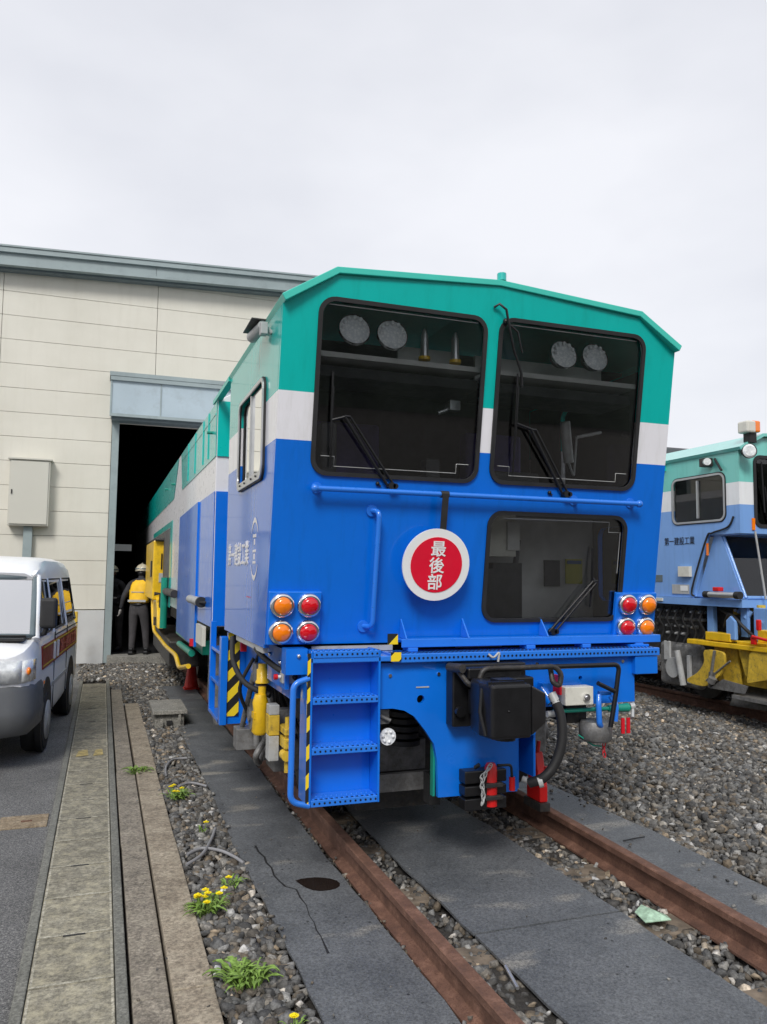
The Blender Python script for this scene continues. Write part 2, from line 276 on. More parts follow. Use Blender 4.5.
# ------------------------------------------------------------------ builders
ORG = {}
def tag(o, label=None, cat=None, group=None, kind=None):
    if label: o['label'] = label
    if cat: o['category'] = cat
    if group: o['group'] = group
    if kind: o['kind'] = kind
    return o
def thing(name, loc, label, cat, group=None):
    o = bpy.data.objects.new(name, None); COL.objects.link(o); o.location = loc; o.empty_display_size = 0.2
    ORG[o] = Vector(loc); return tag(o, label, cat, group)
def org(o): return ORG[o]
def link(name, me, mats, parent=None, origin=None):
    o = bpy.data.objects.new(name, me); COL.objects.link(o)
    if mats is not None:
        for x in (mats if isinstance(mats, (list, tuple)) else [mats]): me.materials.append(M[x] if isinstance(x, str) else x)
    g = ORG[parent] if parent else Vector(origin or (0, 0, 0))
    if g.length > 0: me.transform(Matrix.Translation(-g))
    if parent: o.parent = parent
    else: o.location = g
    ORG[o] = g
    return o
class MB:
    def __init__(s): s.v = []; s.f = []; s.m = []; s.sm = []
    def add(s, vs, fs, mi=0, smooth=False):
        b = len(s.v); s.v += [tuple(v) for v in vs]
        for f in fs: s.f.append([b+i for i in f]); s.m.append(mi); s.sm.append(smooth)
        return s
    def box(s, x0, x1, y0, y1, z0, z1, mi=0, mtx=None):
        vs = [Vector((x, y, z)) for z in (z0, z1) for y in (y0, y1) for x in (x0, x1)]
        if mtx: vs = [mtx @ v for v in vs]
        return s.add(vs, [(0, 2, 3, 1), (4, 5, 7, 6), (0, 1, 5, 4), (2, 6, 7, 3), (0, 4, 6, 2), (1, 3, 7, 5)], mi)
    def tube(s, pts, r, seg=10, mi=0, caps=True, smooth=True):
        pts = [Vector(p) for p in pts]; n = len(pts)
        rs = r if isinstance(r, (list, tuple)) else [r]*n
        t0 = (pts[1]-pts[0]).normalized(); a = t0.orthogonal().normalized(); rings = []
        for i in range(n):
            t = (pts[min(i+1, n-1)]-pts[max(i-1, 0)]).normalized()
            a = (a - t*a.dot(t)).normalized(); b = t.cross(a)
            rings.append([pts[i] + (a*math.cos(k*2*math.pi/seg) + b*math.sin(k*2*math.pi/seg))*rs[i] for k in range(seg)])
        vs = [v for rr in rings for v in rr]; fs = []
        for i in range(n-1):
            for k in range(seg):
                k2 = (k+1) % seg; fs.append((i*seg+k, i*seg+k2, (i+1)*seg+k2, (i+1)*seg+k))
        s.add(vs, fs, mi, smooth)
        if caps:
            s.add(rings[0], [tuple(range(seg))[::-1]], mi); s.add(rings[-1], [tuple(range(seg))], mi)
        return s
    def prism(s, poly, axis, a, b, mi=0):
        n = len(poly)
        def P(u, v, d): return {'x': (d, u, v), 'y': (u, d, v), 'z': (u, v, d)}[axis]
        vs = [P(u, v, a) for u, v in poly] + [P(u, v, b) for u, v in poly]
        fs = [tuple(range(n)), tuple(range(2*n-1, n-1, -1))] + [(i, n+i, n+(i+1) % n, (i+1) % n) for i in range(n)]
        return s.add(vs, fs, mi)
    def quad(s, a, b, c, d, mi=0): return s.add([a, b, c, d], [(0, 1, 2, 3)], mi)
    def sphere(s, c, r, seg=14, rings=8, mi=0, zs=1.0, lo=-1.0, sx=1.0, sy=1.0):
        vs = []; fs = []; c = Vector(c)
        for i in range(rings+1):
            t = math.pi*i/rings; z = math.cos(t); z = max(z, lo); rr = math.sin(t) if z > lo else math.sqrt(max(0, 1-lo*lo))*(1 if True else 0)
            for k in range(seg): vs.append(c + Vector((rr*math.cos(2*math.pi*k/seg)*r*sx, rr*math.sin(2*math.pi*k/seg)*r*sy, z*r*zs)))
        for i in range(rings):
            for k in range(seg): fs.append((i*seg+k, i*seg+(k+1) % seg, (i+1)*seg+(k+1) % seg, (i+1)*seg+k))
        return s.add(vs, fs, mi, True)
    def build(s, name, mats, parent=None, bevel=0, origin=None, bseg=2):
        me = bpy.data.meshes.new(name); me.from_pydata(s.v, [], s.f)
        me.polygons.foreach_set('material_index', s.m); me.polygons.foreach_set('use_smooth', s.sm)
        bm = bmesh.new(); bm.from_mesh(me); bmesh.ops.recalc_face_normals(bm, faces=bm.faces); bm.to_mesh(me); bm.free()
        o = link(name, me, mats, parent, origin)
        if bevel:
            b = o.modifiers.new('bevel', 'BEVEL'); b.width = bevel; b.segments = bseg; b.limit_method = 'ANGLE'; b.angle_limit = R(35)
        return o
def rrect(x0, x1, z0, z1, r, n=6):
    p = []
    for cx, cz, a in ((x1-r, z1-r, 0), (x0+r, z1-r, 90), (x0+r, z0+r, 180), (x1-r, z0+r, 270)):
        for k in range(n+1):
            t = R(a+90*k/n); p.append((cx+r*math.cos(t), cz+r*math.sin(t)))
    return p
def panel_mesh(outline, holes, fn, thick):
    """flat sheet with holes; fn(u, v, w) places it in the world, w from 0 to thick"""
    cu = bpy.data.curves.new('tmp', 'CURVE'); cu.dimensions = '2D'; cu.fill_mode = 'BOTH'; cu.extrude = thick/2
    for poly in [outline]+holes:
        sp = cu.splines.new('POLY'); sp.points.add(len(poly)-1)
        for i, (u, v) in enumerate(poly): sp.points[i].co = (u, v, 0, 1)
        sp.use_cyclic_u = True
    o = bpy.data.objects.new('tmp', cu); COL.objects.link(o)
    bpy.context.view_layer.update()
    me = bpy.data.meshes.new_from_object(o.evaluated_get(bpy.context.evaluated_depsgraph_get()))
    bpy.data.objects.remove(o)
    me.materials.clear()
    for v in me.vertices:
        c = v.co; v.co = fn(c.x, c.y, c.z+thick/2)
    bm = bmesh.new(); bm.from_mesh(me); bmesh.ops.remove_doubles(bm, verts=bm.verts, dist=1e-5); bmesh.ops.recalc_face_normals(bm, faces=bm.faces); bm.to_mesh(me); bm.free()
    for p in me.polygons: p.material_index = 0; p.use_smooth = False
    return me
def panel(name, outline, holes, fn, thick, mats, parent): return link(name, panel_mesh(outline, holes, fn, thick), mats, parent)
def text_mesh(s, size, fn, offset=0.0, width=None, depth=0.001, shear=0):
    cu = bpy.data.curves.new('txt', 'FONT'); cu.body = s; cu.size = size; cu.offset = offset*size; cu.extrude = depth; cu.align_x = 'CENTER'; cu.align_y = 'CENTER'; cu.resolution_u = 3
    o = bpy.data.objects.new('tmp', cu); COL.objects.link(o); bpy.context.view_layer.update()
    me = bpy.data.meshes.new_from_object(o.evaluated_get(bpy.context.evaluated_depsgraph_get())); bpy.data.objects.remove(o)
    me.materials.clear()
    xs = [v.co.x for v in me.vertices]; ys = [v.co.y for v in me.vertices]
    if xs:
        cxm = (min(xs)+max(xs))/2; cym = (min(ys)+max(ys))/2; k = (width/(max(xs)-min(xs))) if width else 1
        for v in me.vertices: v.co = fn((v.co.x-cxm)*k, v.co.y-cym, v.co.z)
    for p in me.polygons: p.material_index = 0
    return me
def arc(c, r, a0, a1, n, plane='xz', d=0):
    o = []
    for k in range(n+1):
        t = R(a0+(a1-a0)*k/n); u, v = c[0]+r*math.cos(t), c[1]+r*math.sin(t)
        o.append({'xz': (u, d, v), 'yz': (d, u, v), 'xy': (u, v, d)}[plane])
    return o
def smoothpath(pts, n=6):
    pts = [Vector(p) for p in pts]; o = []
    P = [pts[0]]+pts+[pts[-1]]
    for i in range(1, len(P)-2):
        for k in range(n):
            t = k/n; a, b, c, d = P[i-1], P[i], P[i+1], P[i+2]
            o.append(0.5*((2*b)+(c-a)*t+(2*a-5*b+4*c-d)*t*t+(3*b-a-3*c+d)*t**3))
    o.append(pts[-1]); return o
def bentpath(pts, r=0.05, n=5):
    pts = [Vector(p) for p in pts]; o = [pts[0]]
    for i in range(1, len(pts)-1):
        a, b, c = pts[i-1], pts[i], pts[i+1]
        rr = min(r, (a-b).length*0.45, (c-b).length*0.45)
        p0 = b+(a-b).normalized()*rr; p1 = b+(c-b).normalized()*rr
        for k in range(n+1):
            t = k/n; o.append(p0*(1-t)**2 + b*2*t*(1-t) + p1*t*t)
    o.append(pts[-1]); return o

# ------------------------------------------------------------------ ground
g = MB(); g.quad((-300, -100, -0.20), (300, -100, -0.20), (300, 500, -0.20), (-300, 500, -0.20)); tag(g.build('ground', 'soil'), kind='structure')
g = MB(); g.box(-60, -2.452, -20, 15.9, -0.21, -0.145); tag(g.build('asphalt_road', 'asphalt'), kind='structure')
# gently uneven ballast bed
def bedz(x, y): return -0.165 + 0.05*max(0, min(1, (x-1.6)/1.5))*max(0, min(1, (4.9-x)/0.5)) + 0.015*math.sin(x*3.1)*math.sin(y*1.7)
g = MB(); nx, ny = 90, 90; X0, X1, Y0, Y1 = -1.70, 12, 1.0, 30
vs = [(X0+(X1-X0)*i/nx, Y0+(Y1-Y0)*j/ny, bedz(X0+(X1-X0)*i/nx, Y0+(Y1-Y0)*j/ny)) for j in range(ny+1) for i in range(nx+1)]
g.add(vs, [(j*(nx+1)+i, j*(nx+1)+i+1, (j+1)*(nx+1)+i+1, (j+1)*(nx+1)+i) for j in range(ny) for i in range(nx)], 0, True)
tag(g.build('ballast_bed', 'soil'), kind='structure')

g = MB(); n = 60; vs = []  # unseen bank added behind the camera to darken the window reflections
for j, (yy, hh) in enumerate(((-28, -0.2), (-34, 0.75), (-45, 1.0), (-80, 1.0))):
    for i in range(n+1): vs.append((-90+3*i, yy, (hh*(11+2.2*math.sin(i*0.7)+1.5*math.sin(i*1.9+j))) if hh > 0 else -0.2))
g.add(vs, [(j*(n+1)+i, j*(n+1)+i+1, (j+1)*(n+1)+i+1, (j+1)*(n+1)+i) for j in range(3) for i in range(n)], 0, True)
tag(g.build('reflection_bank', mat('dark reflection bank', (0.05, 0.06, 0.045), 0.9, var=0.6, vscale=0.3)), kind='structure')
def ico(sub):
    bm = bmesh.new(); bmesh.ops.create_icosphere(bm, subdivisions=sub, radius=1)
    v = np.array([x.co[:] for x in bm.verts]); f = np.array([[q.index for q in x.verts] for x in bm.faces]); bm.free(); return v, f
def stones(name, pts, sizes, sub, label):
    bv, bf = ico(sub); n = len(pts); k = len(bv)
    variants = []
    for _ in range(24):
        d = rng.normal(size=(9, 3)); d /= np.linalg.norm(d, axis=1)[:, None]; off = rng.uniform(0.5, 0.95, 9)
        v = bv.copy()
        for dd, oo in zip(d, off):           # clip by planes -> angular crushed stone
            s = v @ dd; over = s > oo; v[over] -= np.outer(s[over]-oo, dd)
        v += rng.normal(scale=0.13, size=v.shape); variants.append(v)
    variants = np.array(variants)
    idx = rng.integers(0, 24, n)
    q = rng.normal(size=(n, 4)); q /= np.linalg.norm(q, axis=1)[:, None]
    a, b, c, d = q.T
    Rm = np.stack([1-2*(c*c+d*d), 2*(b*c-a*d), 2*(b*d+a*c), 2*(b*c+a*d), 1-2*(b*b+d*d), 2*(c*d-a*b), 2*(b*d-a*c), 2*(c*d+a*b), 1-2*(b*b+c*c)], 1).reshape(n, 3, 3)
    sc = 1.2*sizes[:, None]*rng.uniform(0.42, 1.35, (n, 3))
    V = variants[idx]*sc[:, None, :]
    V = np.einsum('nij,nkj->nki', Rm, V); V[:, :, 2] *= 0.8; V += pts[:, None, :]
    Fa = bf[None]+np.arange(n)[:, None, None]*k
    me = bpy.data.meshes.new(name); me.vertices.add(n*k); me.vertices.foreach_set('co', V.reshape(-1).astype(np.float32))
    nf = n*len(bf); me.loops.add(nf*3); me.loops.foreach_set('vertex_index', Fa.reshape(-1).astype(np.int32))
    me.polygons.add(nf); me.polygons.foreach_set('loop_start', np.arange(0, nf*3, 3, dtype=np.int32)); me.polygons.foreach_set('loop_total', np.full(nf, 3, dtype=np.int32))
    me.update(); at = me.attributes.new('tone', 'FLOAT', 'POINT')
    tone = np.clip(rng.beta(1.3, 1.9, n), 0, 1); tone = np.where(rng.random(n) < 0.02, 1.0, tone)
    at.data.foreach_set('value', np.repeat(tone, k).astype(np.float32))
    at2 = me.attributes.new('hue', 'FLOAT', 'POINT'); at2.data.foreach_set('value', np.repeat(rng.random(n)**2, k).astype(np.float32))
    me.validate()
    o = link(name, me, 'stone'); tag(o, label, 'ballast', kind='stuff'); return o
MATS = [(-1.345, -0.845, 1, 12.25), (-0.475, 0.355, 1, 12.25), (0.865, 1.285, 1, 8)]
def field(x0, x1, y0, y1, dens, smin, smax, zf, keep=lambda x, y: True, layers=(0,)):
    P = []; Sz = []
    for L in layers:
        n = int((x1-x0)*(y1-y0)*dens)
        x = rng.uniform(x0, x1, n); y = rng.uniform(y0, y1, n)
        for a, b in zip(x, y):
            if not keep(a, b): continue
            P.append((a, b, zf(a, b)+L+random.uniform(-0.006, 0.010))); Sz.append(random.uniform(smin, smax))
    return P, Sz
def vis(a, b): return a < 1.06*b-1.9
def edge_mat(b): return 1.235+0.05*math.sin(b*2.3)+0.04*math.sin(b*5.1+1) + (0.10 if b < 3.9 else 0)
near = []; ns = []
def addf(*a, **k):
    p, s = field(*a, **k); return p, s
def merge(*fs):
    P = []; Z = []
    for p, s in fs: P += p; Z += s
    return np.array(P), np.array(Z)
okr = lambda a, b: vis(a, b) and a > edge_mat(b)
p, s = merge(field(1.1, 5.25, 3.0, 7.5, 820, 0.018, 0.036, bedz, okr, (0.0, 0.022)),
             field(-1.675, -1.33, 2.6, 8.0, 850, 0.015, 0.034, lambda a, b: -0.150, lambda a, b: True, (0.0, 0.012)),
             field(-0.85, -0.79, 2.2, 7.0, 700, 0.012, 0.020, lambda a, b: -0.15),
             field(-0.64, -0.44, 2.2, 7.0, 900, 0.015, 0.028, lambda a, b: -0.158, lambda a, b: True, (0.0,)),
             field(0.32, 0.66, 2.2, 7.0, 900, 0.015, 0.030, lambda a, b: -0.158, lambda a, b: True, (0.0,)))
p2, s2 = merge(field(0.87, 1.3, 3.2, 6, 26, 0.006, 0.014, lambda a, b: -0.107), field(-0.46, 0.34, 2.4, 6, 7, 0.003, 0.008, lambda a, b: -0.110), field(-1.33, -0.86, 2.7, 7, 9, 0.003, 0.009, lambda a, b: -0.112), field(-0.86, -0.80, 2.7, 7, 60, 0.008, 0.014, lambda a, b: -0.11), field(-1.36, -1.30, 2.7, 7, 50, 0.008, 0.016, lambda a, b: -0.11), field(-2.0, -1.7, 2.7, 9, 6, 0.003, 0.009, lambda a, b: -0.108))
p = np.concatenate([p, p2]); s = np.concatenate([s, s2])
stones('near_ballast', p, s, 1, 'crushed grey stone ballast beside and between the near rails')
p, s = merge(field(1.2, 5.35, 7.5, 15, 520, 0.022, 0.042, bedz, okr, (0.0, 0.022)),
             field(-2.0, -1.28, 11.0, 15.6, 600, 0.02, 0.04, lambda a, b: -0.145, lambda a, b: not (a < -1.63 and b < 12.2+(a+1.63)*0) or b > 12.3, (0.0, 0.01)),
             field(-1.86, -1.675, 10.8, 12.3, 700, 0.018, 0.036, lambda a, b: -0.148),
             field(-2.5, -2.0, 13.3, 15.7, 500, 0.02, 0.035, lambda a, b: -0.145),
             field(-1.675, -1.28, 8.0, 15.6, 700, 0.018, 0.036, lambda a, b: -0.148, lambda a, b: True, (0.0, 0.012)),
             field(-1.28, 1.3, 12.3, 15.6, 350, 0.02, 0.04, lambda a, b: -0.15),
             field(5.2, 9.0, 6.5, 14, 250, 0.02, 0.04, lambda a, b: -0.16, vis))
stones('far_ballast', p, s, 1, 'crushed grey stone ballast stretching back to the shed and second track')

# rails: head, web and foot rolled as one bar
prof = [(-0.0325, 0), (-0.0325, -0.03), (-0.009, -0.045), (-0.009, -0.115), (-0.0635, -0.135), (-0.0635, -0.147), (0.0635, -0.147), (0.0635, -0.135), (0.009, -0.115), (0.009, -0.045), (0.0325, -0.03), (0.0325, 0), (0.027, 0.004), (-0.027, 0.004)]
def rail(xf, y0, y1, label, n=40):
    g = MB(); k = len(prof); vs = []; ys = [y0+(y1-y0)*(i/n)**1.5 for i in range(n+1)]
    for y in ys: vs += [(xf(y)+u, y, v) for u, v in prof]
    fs = [(i*k+j, i*k+(j+1) % k, (i+1)*k+(j+1) % k, (i+1)*k+j) for i in range(n) for j in range(k)]
    fs += [tuple(range(k)), tuple(range(n*k+k-1, n*k-1, -1))]
    g.add(vs, fs); o = g.build('rail', 'rail', origin=(xf(y0), y0, 0)); tag(o, label, 'rail', 'rails')
rail(lambda y: -0.75, 0.8, 42, 'left rusty rail of the near track, running under the boarding steps')
rail(lambda y: 0.75-0.09*max(0, (5.8-y)/3.2)**1.4, 0.8, 42, 'right rusty rail of the near track, beside the red wheel chock')
rail(lambda y: 5.42, 2, 42, 'nearer rusty rail under the pale blue machine on the right')
rail(lambda y: 6.86, 2, 42, 'farther rusty rail under the pale blue machine on the right')

# sleepers
words = ['first', 'second', 'third', 'fourth', 'fifth', 'sixth', 'seventh', 'eighth', 'ninth', 'tenth', 'eleventh', 'twelfth', 'thirteenth', 'fourteenth', 'fifteenth', 'sixteenth', 'seventeenth', 'eighteenth', 'nineteenth', 'twentieth', 'twenty-first', 'twenty-second']
for i in range(5):
    y = 2.62+i*0.72; g = MB(); g.box(-0.8, 0.8, y-0.10, y+0.10, -0.24, -0.143)
    tag(g.build('sleeper', 'wood', bevel=0.01, origin=(0, y, -0.24)), 'weathered wooden sleeper showing in the gaps beside the black mat, %s from the near end' % words[i], 'sleeper', 'wooden sleepers')

# rubber mats
def rmat(x0, x1, y0, y1, label, wob=0.01, zt=-0.116):
    g = MB(); n = max(8, int((y1-y0)*8)); vs = []
    for i in range(n+1):
        y = y0+(y1-y0)*i/n; a = x0+wob*math.sin(y*2.1+x0*9)+0.004*math.sin(y*17); b = x1+wob*math.sin(y*1.7+x1*5)+0.004*math.sin(y*13+1)
        la, lb = 0.010*max(0, math.sin(y*3.7+x0))**3, 0.010*max(0, math.sin(y*2.9+x1))**3      # edges curl up here and there
        vs += [(a, y, zt+la), (a+0.05, y, zt), (b-0.05, y, zt), (b, y, zt+lb), (b, y, zt+lb-0.012), (b-0.05, y, zt-0.012), (a+0.05, y, zt-0.012), (a, y, zt+la-0.012)]
    f = [(i*8+k, i*8+(k+1) % 8, (i+1)*8+(k+1) % 8, (i+1)*8+k) for i in range(n) for k in range(8)]+[tuple(range(8)), tuple(range(n*8+7, n*8-1, -1))]
    g.add(vs, f, 0); o = g.build('rubber_mat', 'mat', origin=((x0+x1)/2, y0, zt))
    tag(o, label, 'mat', 'black rubber mats'); return o
rmat(-1.335, -0.85, 1.2, 6.9, 'long cracked black mat left of the near rail, in front of the machine')
rmat(-1.325, -0.85, 6.91, 12.25, 'black mat left of the rail, between the concrete box and shed door')
rmat(-0.465, 0.345, 1.2, 3.47, 'dusty black mat between the rails nearest the camera')
rmat(-0.465, 0.345, 3.485, 9.0, 'black mat between the rails running under the machine')
rmat(0.85, 1.32, 1.2, 6.0, 'grey mat outside the right rail, partly covered by ballast')
g = MB(); pts = [(-1.221, 4.996), (-1.222, 4.88), (-1.205, 4.78), (-1.212, 4.69), (-1.20, 4.594), (-1.21, 4.48), (-1.20, 4.395), (-1.183, 4.308), (-1.136, 4.251), (-1.142, 4.14), (-1.135, 4.04), (-1.151, 3.913), (-1.148, 3.83), (-1.158, 3.747), (-1.155, 3.68), (-1.166, 3.51)]
ww = [0.002+0.006*random.random() for _ in pts]
for i in range(len(pts)-1):
    (a, b), (c, d) = pts[i], pts[i+1]; g.quad((a-ww[i], b, -0.1145), (a+ww[i]*0.7, b, -0.1145), (c+ww[i+1]*0.7, d, -0.1145), (c-ww[i+1], d, -0.1145))
tag(g.build('crack', 'rubber', origin=(-1.17, 4.3, -0.1145)), 'jagged dark tear running along the left rubber mat', 'tear')
ring = [(-1.115, 4.37), (-1.08, 4.385), (-1.04, 4.388), (-1.0, 4.382), (-0.963, 4.367), (-0.925, 4.34), (-0.898, 4.30), (-0.892, 4.26), (-0.905, 4.22), (-0.935, 4.195), (-0.975, 4.185), (-1.02, 4.19), (-1.055, 4.21), (-1.085, 4.26), (-1.10, 4.31)]
g = MB(); g.add([(x, y, -0.1143) for x, y in ring], [tuple(range(len(ring)))]); tag(g.build('puddle', 'puddle', origin=(-0.995, 4.28, -0.1143)), kind='structure')

# drain and kerbs (three long concrete edge strips, a row of cover slabs)
def strip(name, x0, x1, y0, y1, z0, z1, m, label, cat, seg=None):
    g = MB()
    if seg:
        y = y0
        while y < y1-0.01:
            e = min(y1, y+seg); g.box(x0+random.uniform(-.003, .003), x1+random.uniform(-.003, .003), y, e-0.006, z0, z1+random.uniform(-.002, .002)); y = e
    else: g.box(x0, x1, y0, y1, z0, z1)
    return tag(g.build(name, m, bevel=0.006, origin=((x0+x1)/2, y0, z0)), label, cat)
strip('drain_edge', -2.45, -2.405, 1.5, 13.2, -0.2, -0.118, 'curb', 'thin grey concrete edge between asphalt and the drain slabs', 'drain edge')
strip('drain_edge', -2.065, -2.018, 1.5, 13.2, -0.2, -0.118, 'curb', 'thin grey concrete edge between the drain slabs and brown kerbs', 'drain edge')
strip('kerb', -2.005, -1.862, 1.5, 12.2, -0.2, -0.128, 'kerb2', 'flat brown stained kerb row beside the drain', 'kerb', 1.9)
strip('kerb', -1.848, -1.682, 1.5, 10.75, -0.2, -0.112, 'kerb', 'raised brown kerb row along the ballast, dandelions against it', 'kerb', 1.9)
ys = [1.75]+[2.22+0.463*i for i in range(24)]
for i in range(2, 24):
    y0, y1 = ys[i]+0.004, ys[i+1]-0.004
    if y1 > 13.2: break
    g = MB(); g.box(-2.402, -2.068, y0, y1, -0.17, -0.124)
    if i % 2: g.box(-2.29, -2.19, y0-0.004, y0+0.006, -0.15, -0.1215, 1)
    zt_ = -0.1232; wv = [random.uniform(0.010, 0.028) for _ in range(9)]
    xs_ = [-2.398+0.326*q/8 for q in range(9)]
    for q in range(8): g.add([(xs_[q], y0+0.001, zt_), (xs_[q+1], y0+0.001, zt_), (xs_[q+1], y0+wv[q+1], zt_), (xs_[q], y0+wv[q], zt_)], [(0, 1, 2, 3)], 2)
    for xa, xb in ((-2.398, -2.388), (-2.082, -2.072)): g.quad((xa, y0+0.02, zt_), (xb, y0+0.02, zt_), (xb, y1-0.004, zt_), (xa, y1-0.004, zt_), 2)
    tag(g.build('drain_slab', ['slab', 'rubber', 'slab_edge'], bevel=0.004, origin=(-2.235, y0, -0.17)), 'lichen stained concrete drain slab, %s from the near end of the row' % words[i-2], 'drain slab', 'drain cover slabs')
g = MB()
for a, b in ((-2.35, -2.24), (-2.2, -2.11)): g.quad((a, 7.85, -0.1195), (b, 7.88, -0.1195), (b-0.01, 8.13, -0.1195), (a+0.02, 8.1, -0.1195))
tag(g.build('painted_marks', 'dirtyyellow'), kind='structure')
# far concrete step across the doorway
strip('door_sill', -2.05, 2.05, 15.55, 16.1, -0.2, 0.0, 'box_conc', 'low concrete step across the dark shed doorway', 'step')

# small ground things
hb = thing('access_hatch', (-2.66, 5.94, -0.145), 'small rusty beige hatch lid set in the asphalt beside the drain', 'hatch')
g = MB(); g.box(-2.78, -2.47, 5.88, 6.16, -0.15, -0.136); g.build('lid', 'hatch', hb, bevel=0.004)
g = MB(); g.box(-2.64, -2.57, 6.0, 6.02, -0.137, -0.131); g.build('handle', 'rail', hb)
cb = thing('cable_box', (-1.43, 9.5, -0.15), 'grey concrete cable box standing on the ballast beside the mat', 'concrete box')
g = MB(); g.box(-1.58, -1.27, 9.05, 9.75, -0.17, 0.02); g.build('body', 'box_conc', cb, bevel=0.01)
g = MB(); g.box(-1.61, -1.24, 9.0, 9.8, 0.022, 0.065)
g.box(-1.53, -1.50, 8.985, 8.998, -0.1, -0.02); g.box(-1.34, -1.31, 8.985, 8.998, -0.05, 0.02); g.build('lid', 'box_conc', cb, bevel=0.008)
g = MB(); g.box(-1.46, -1.40, 9.02, 9.048, -0.09, -0.05); g.build('socket', 'rubber', cb)
for i, (pts, lab) in enumerate([([(-1.64, 4.95, -0.11), (-1.55, 5.0, -0.10), (-1.45, 4.93, -0.10), (-1.38, 4.83, -0.11), (-1.34, 4.72, -0.115)], 'curved grey hose end lying on the ballast nearest the cracked mat'),
        ([(-1.66, 4.78, -0.11), (-1.56, 4.88, -0.095), (-1.48, 5.12, -0.1), (-1.42, 5.35, -0.1)], 'grey hose curving over the ballast beside the brown kerb, crossing another'),
        ([(-1.62, 6.9, -0.11), (-1.6, 7.15, -0.10), (-1.52, 7.4, -0.1), (-1.4, 7.42, -0.1)], 'grey hose loop half buried in ballast in front of the concrete box'),
        ([(-1.55, 6.5, -0.105), (-1.45, 6.55, -0.10), (-1.34, 6.45, -0.11)], 'short grey hose piece on ballast near the yellow flowers')]):
    g = MB(); g.tube(smoothpath(pts), 0.010, 8); tag(g.build('hose', 'cable', origin=pts[0]), lab, 'hose', 'loose grey hoses')
g = MB(); pp = [(0.37, 3.30), (0.50, 3.27), (0.545, 3.36), (0.47, 3.46), (0.40, 3.42)]
vs = [(x, y, -0.10+0.012*math.sin(i*2.4)) for i, (x, y) in enumerate(pp)]+[(0.46, 3.37, -0.075)]
g.add(vs, [(i, (i+1) % 5, 5) for i in range(5)]); o = g.build('wrapper', 'litter', origin=(0.46, 3.37, -0.11)); tag(o, 'crumpled pale green wrapper on the stones by the right rail', 'litter')
sm = o.modifiers.new('thick', 'SOLIDIFY'); sm.thickness = 0.004
g = MB(); g.tube([(-0.51, 2.98, -0.115), (-0.49, 3.12, -0.095)], 0.008, 8); tag(g.build('pipe_scrap', 'alu', origin=(-0.51, 2.98, -0.12)), 'short pale metal pipe scrap beside the left rail', 'pipe')
g = MB()
g.tube(smoothpath([(1.02, 4.35, -0.108), (1.12, 4.36, -0.105), (1.2, 4.37, -0.107)]), 0.004, 6); tag(g.build('wire', 'rubber', origin=(1.02, 4.35, -0.108)), 'thin black wire lying on the grey mat right of the rail', 'wire')

def weed(x, y, r, h, nl, label, flowers=0, seed=0):
    rd = random.Random(seed); z0 = -0.125; t = thing('weed' if not flowers else 'dandelion', (x, y, z0), label, 'weed', 'weeds in the ballast and kerb')
    g = MB()
    for i in range(nl):
        a = rd.uniform(0, 2*math.pi); L = r*rd.uniform(0.5, 1.1); wd = L*rd.uniform(0.07, 0.14); d = Vector((math.cos(a), math.sin(a), 0)); s = Vector((-d.y, d.x, 0))
        ox, oy = rd.uniform(-r, r)*0.45, rd.uniform(-r, r)*0.45; base = Vector((x+ox, y+oy, z0)); hh = h*rd.uniform(0.5, 1.1); pr = []
        for k in range(8):
            u = k/7; p_ = base + d*L*u + Vector((0, 0, hh*math.sin(u*2.2)))
            ww = wd*(math.sin(u*math.pi)**0.6 if 0 < u < 1 else 0.06)*(1.0 if k % 2 else 0.45); pr.append((p_-s*ww, p_+Vector((0, 0, -wd*0.3)), p_+s*ww))
        for k in range(7):
            (a0, b0, c0), (a1, b1, c1) = pr[k], pr[k+1]; g.quad(a0, b0, b1, a1); g.quad(b0, c0, c1, b1)
    g.build('leaves', 'leaf', t)
    for i in range(flowers):
        a = rd.uniform(0, 6.28); q = r*rd.uniform(0.1, 0.85); c = Vector((x+q*math.cos(a), y+q*math.sin(a), z0+h*rd.uniform(1.0, 1.5)))
        f = MB(); f.tube([(c.x*0.6+x*0.4, c.y*0.6+y*0.4, z0), c-Vector((0, 0, 0.004))], 0.0018, 5); st = f.build('stem', 'leaf', t)
        f = MB(); n = 16
        for layer, (rr, zz, nn) in enumerate(((0.021, 0.004, 16), (0.014, 0.008, 12), (0.007, 0.011, 8))):
            for k in range(nn):
                b = 2*math.pi*k/nn+layer*0.3; e = Vector((math.cos(b), math.sin(b), 0)); s = Vector((-e.y, e.x, 0))
                f.quad(c+e*0.001-s*0.001, c+e*rr*0.6-s*0.004+Vector((0, 0, zz)), c+e*rr+Vector((0, 0, zz*0.7)), c+e*rr*0.6+s*0.004+Vector((0, 0, zz)))
        f.build('flower', 'petal', t)
weed(-1.62, 4.12, 0.11, 0.07, 60, 'yellow dandelion clump at the kerb edge nearest the camera', 10, 1)
weed(-1.56, 3.38, 0.12, 0.07, 90, 'bright green weed without flowers on the near ballast', 0, 2)
weed(-1.83, 7.1, 0.11, 0.05, 45, 'small green weed sprouting between the two brown kerb rows', 0, 3)
weed(-1.58, 6.2, 0.12, 0.06, 50, 'small yellow flowered weed in ballast beyond the hoses', 5, 4)
weed(-1.46, 4.42, 0.07, 0.04, 22, 'tiny green weed just right of the nearest dandelion clump', 1, 5)
weed(-1.50, 5.35, 0.05, 0.05, 12, 'single yellow flower standing in ballast behind the hoses', 1, 6)
weed(-1.44, 3.0, 0.05, 0.03, 14, 'small weed at the bottom edge of the photo on ballast', 1, 8)
weed(2.15, 7.9, 0.3, 0.07, 60, 'patch of grass in the ballast behind the hanging red straps', 0, 9)

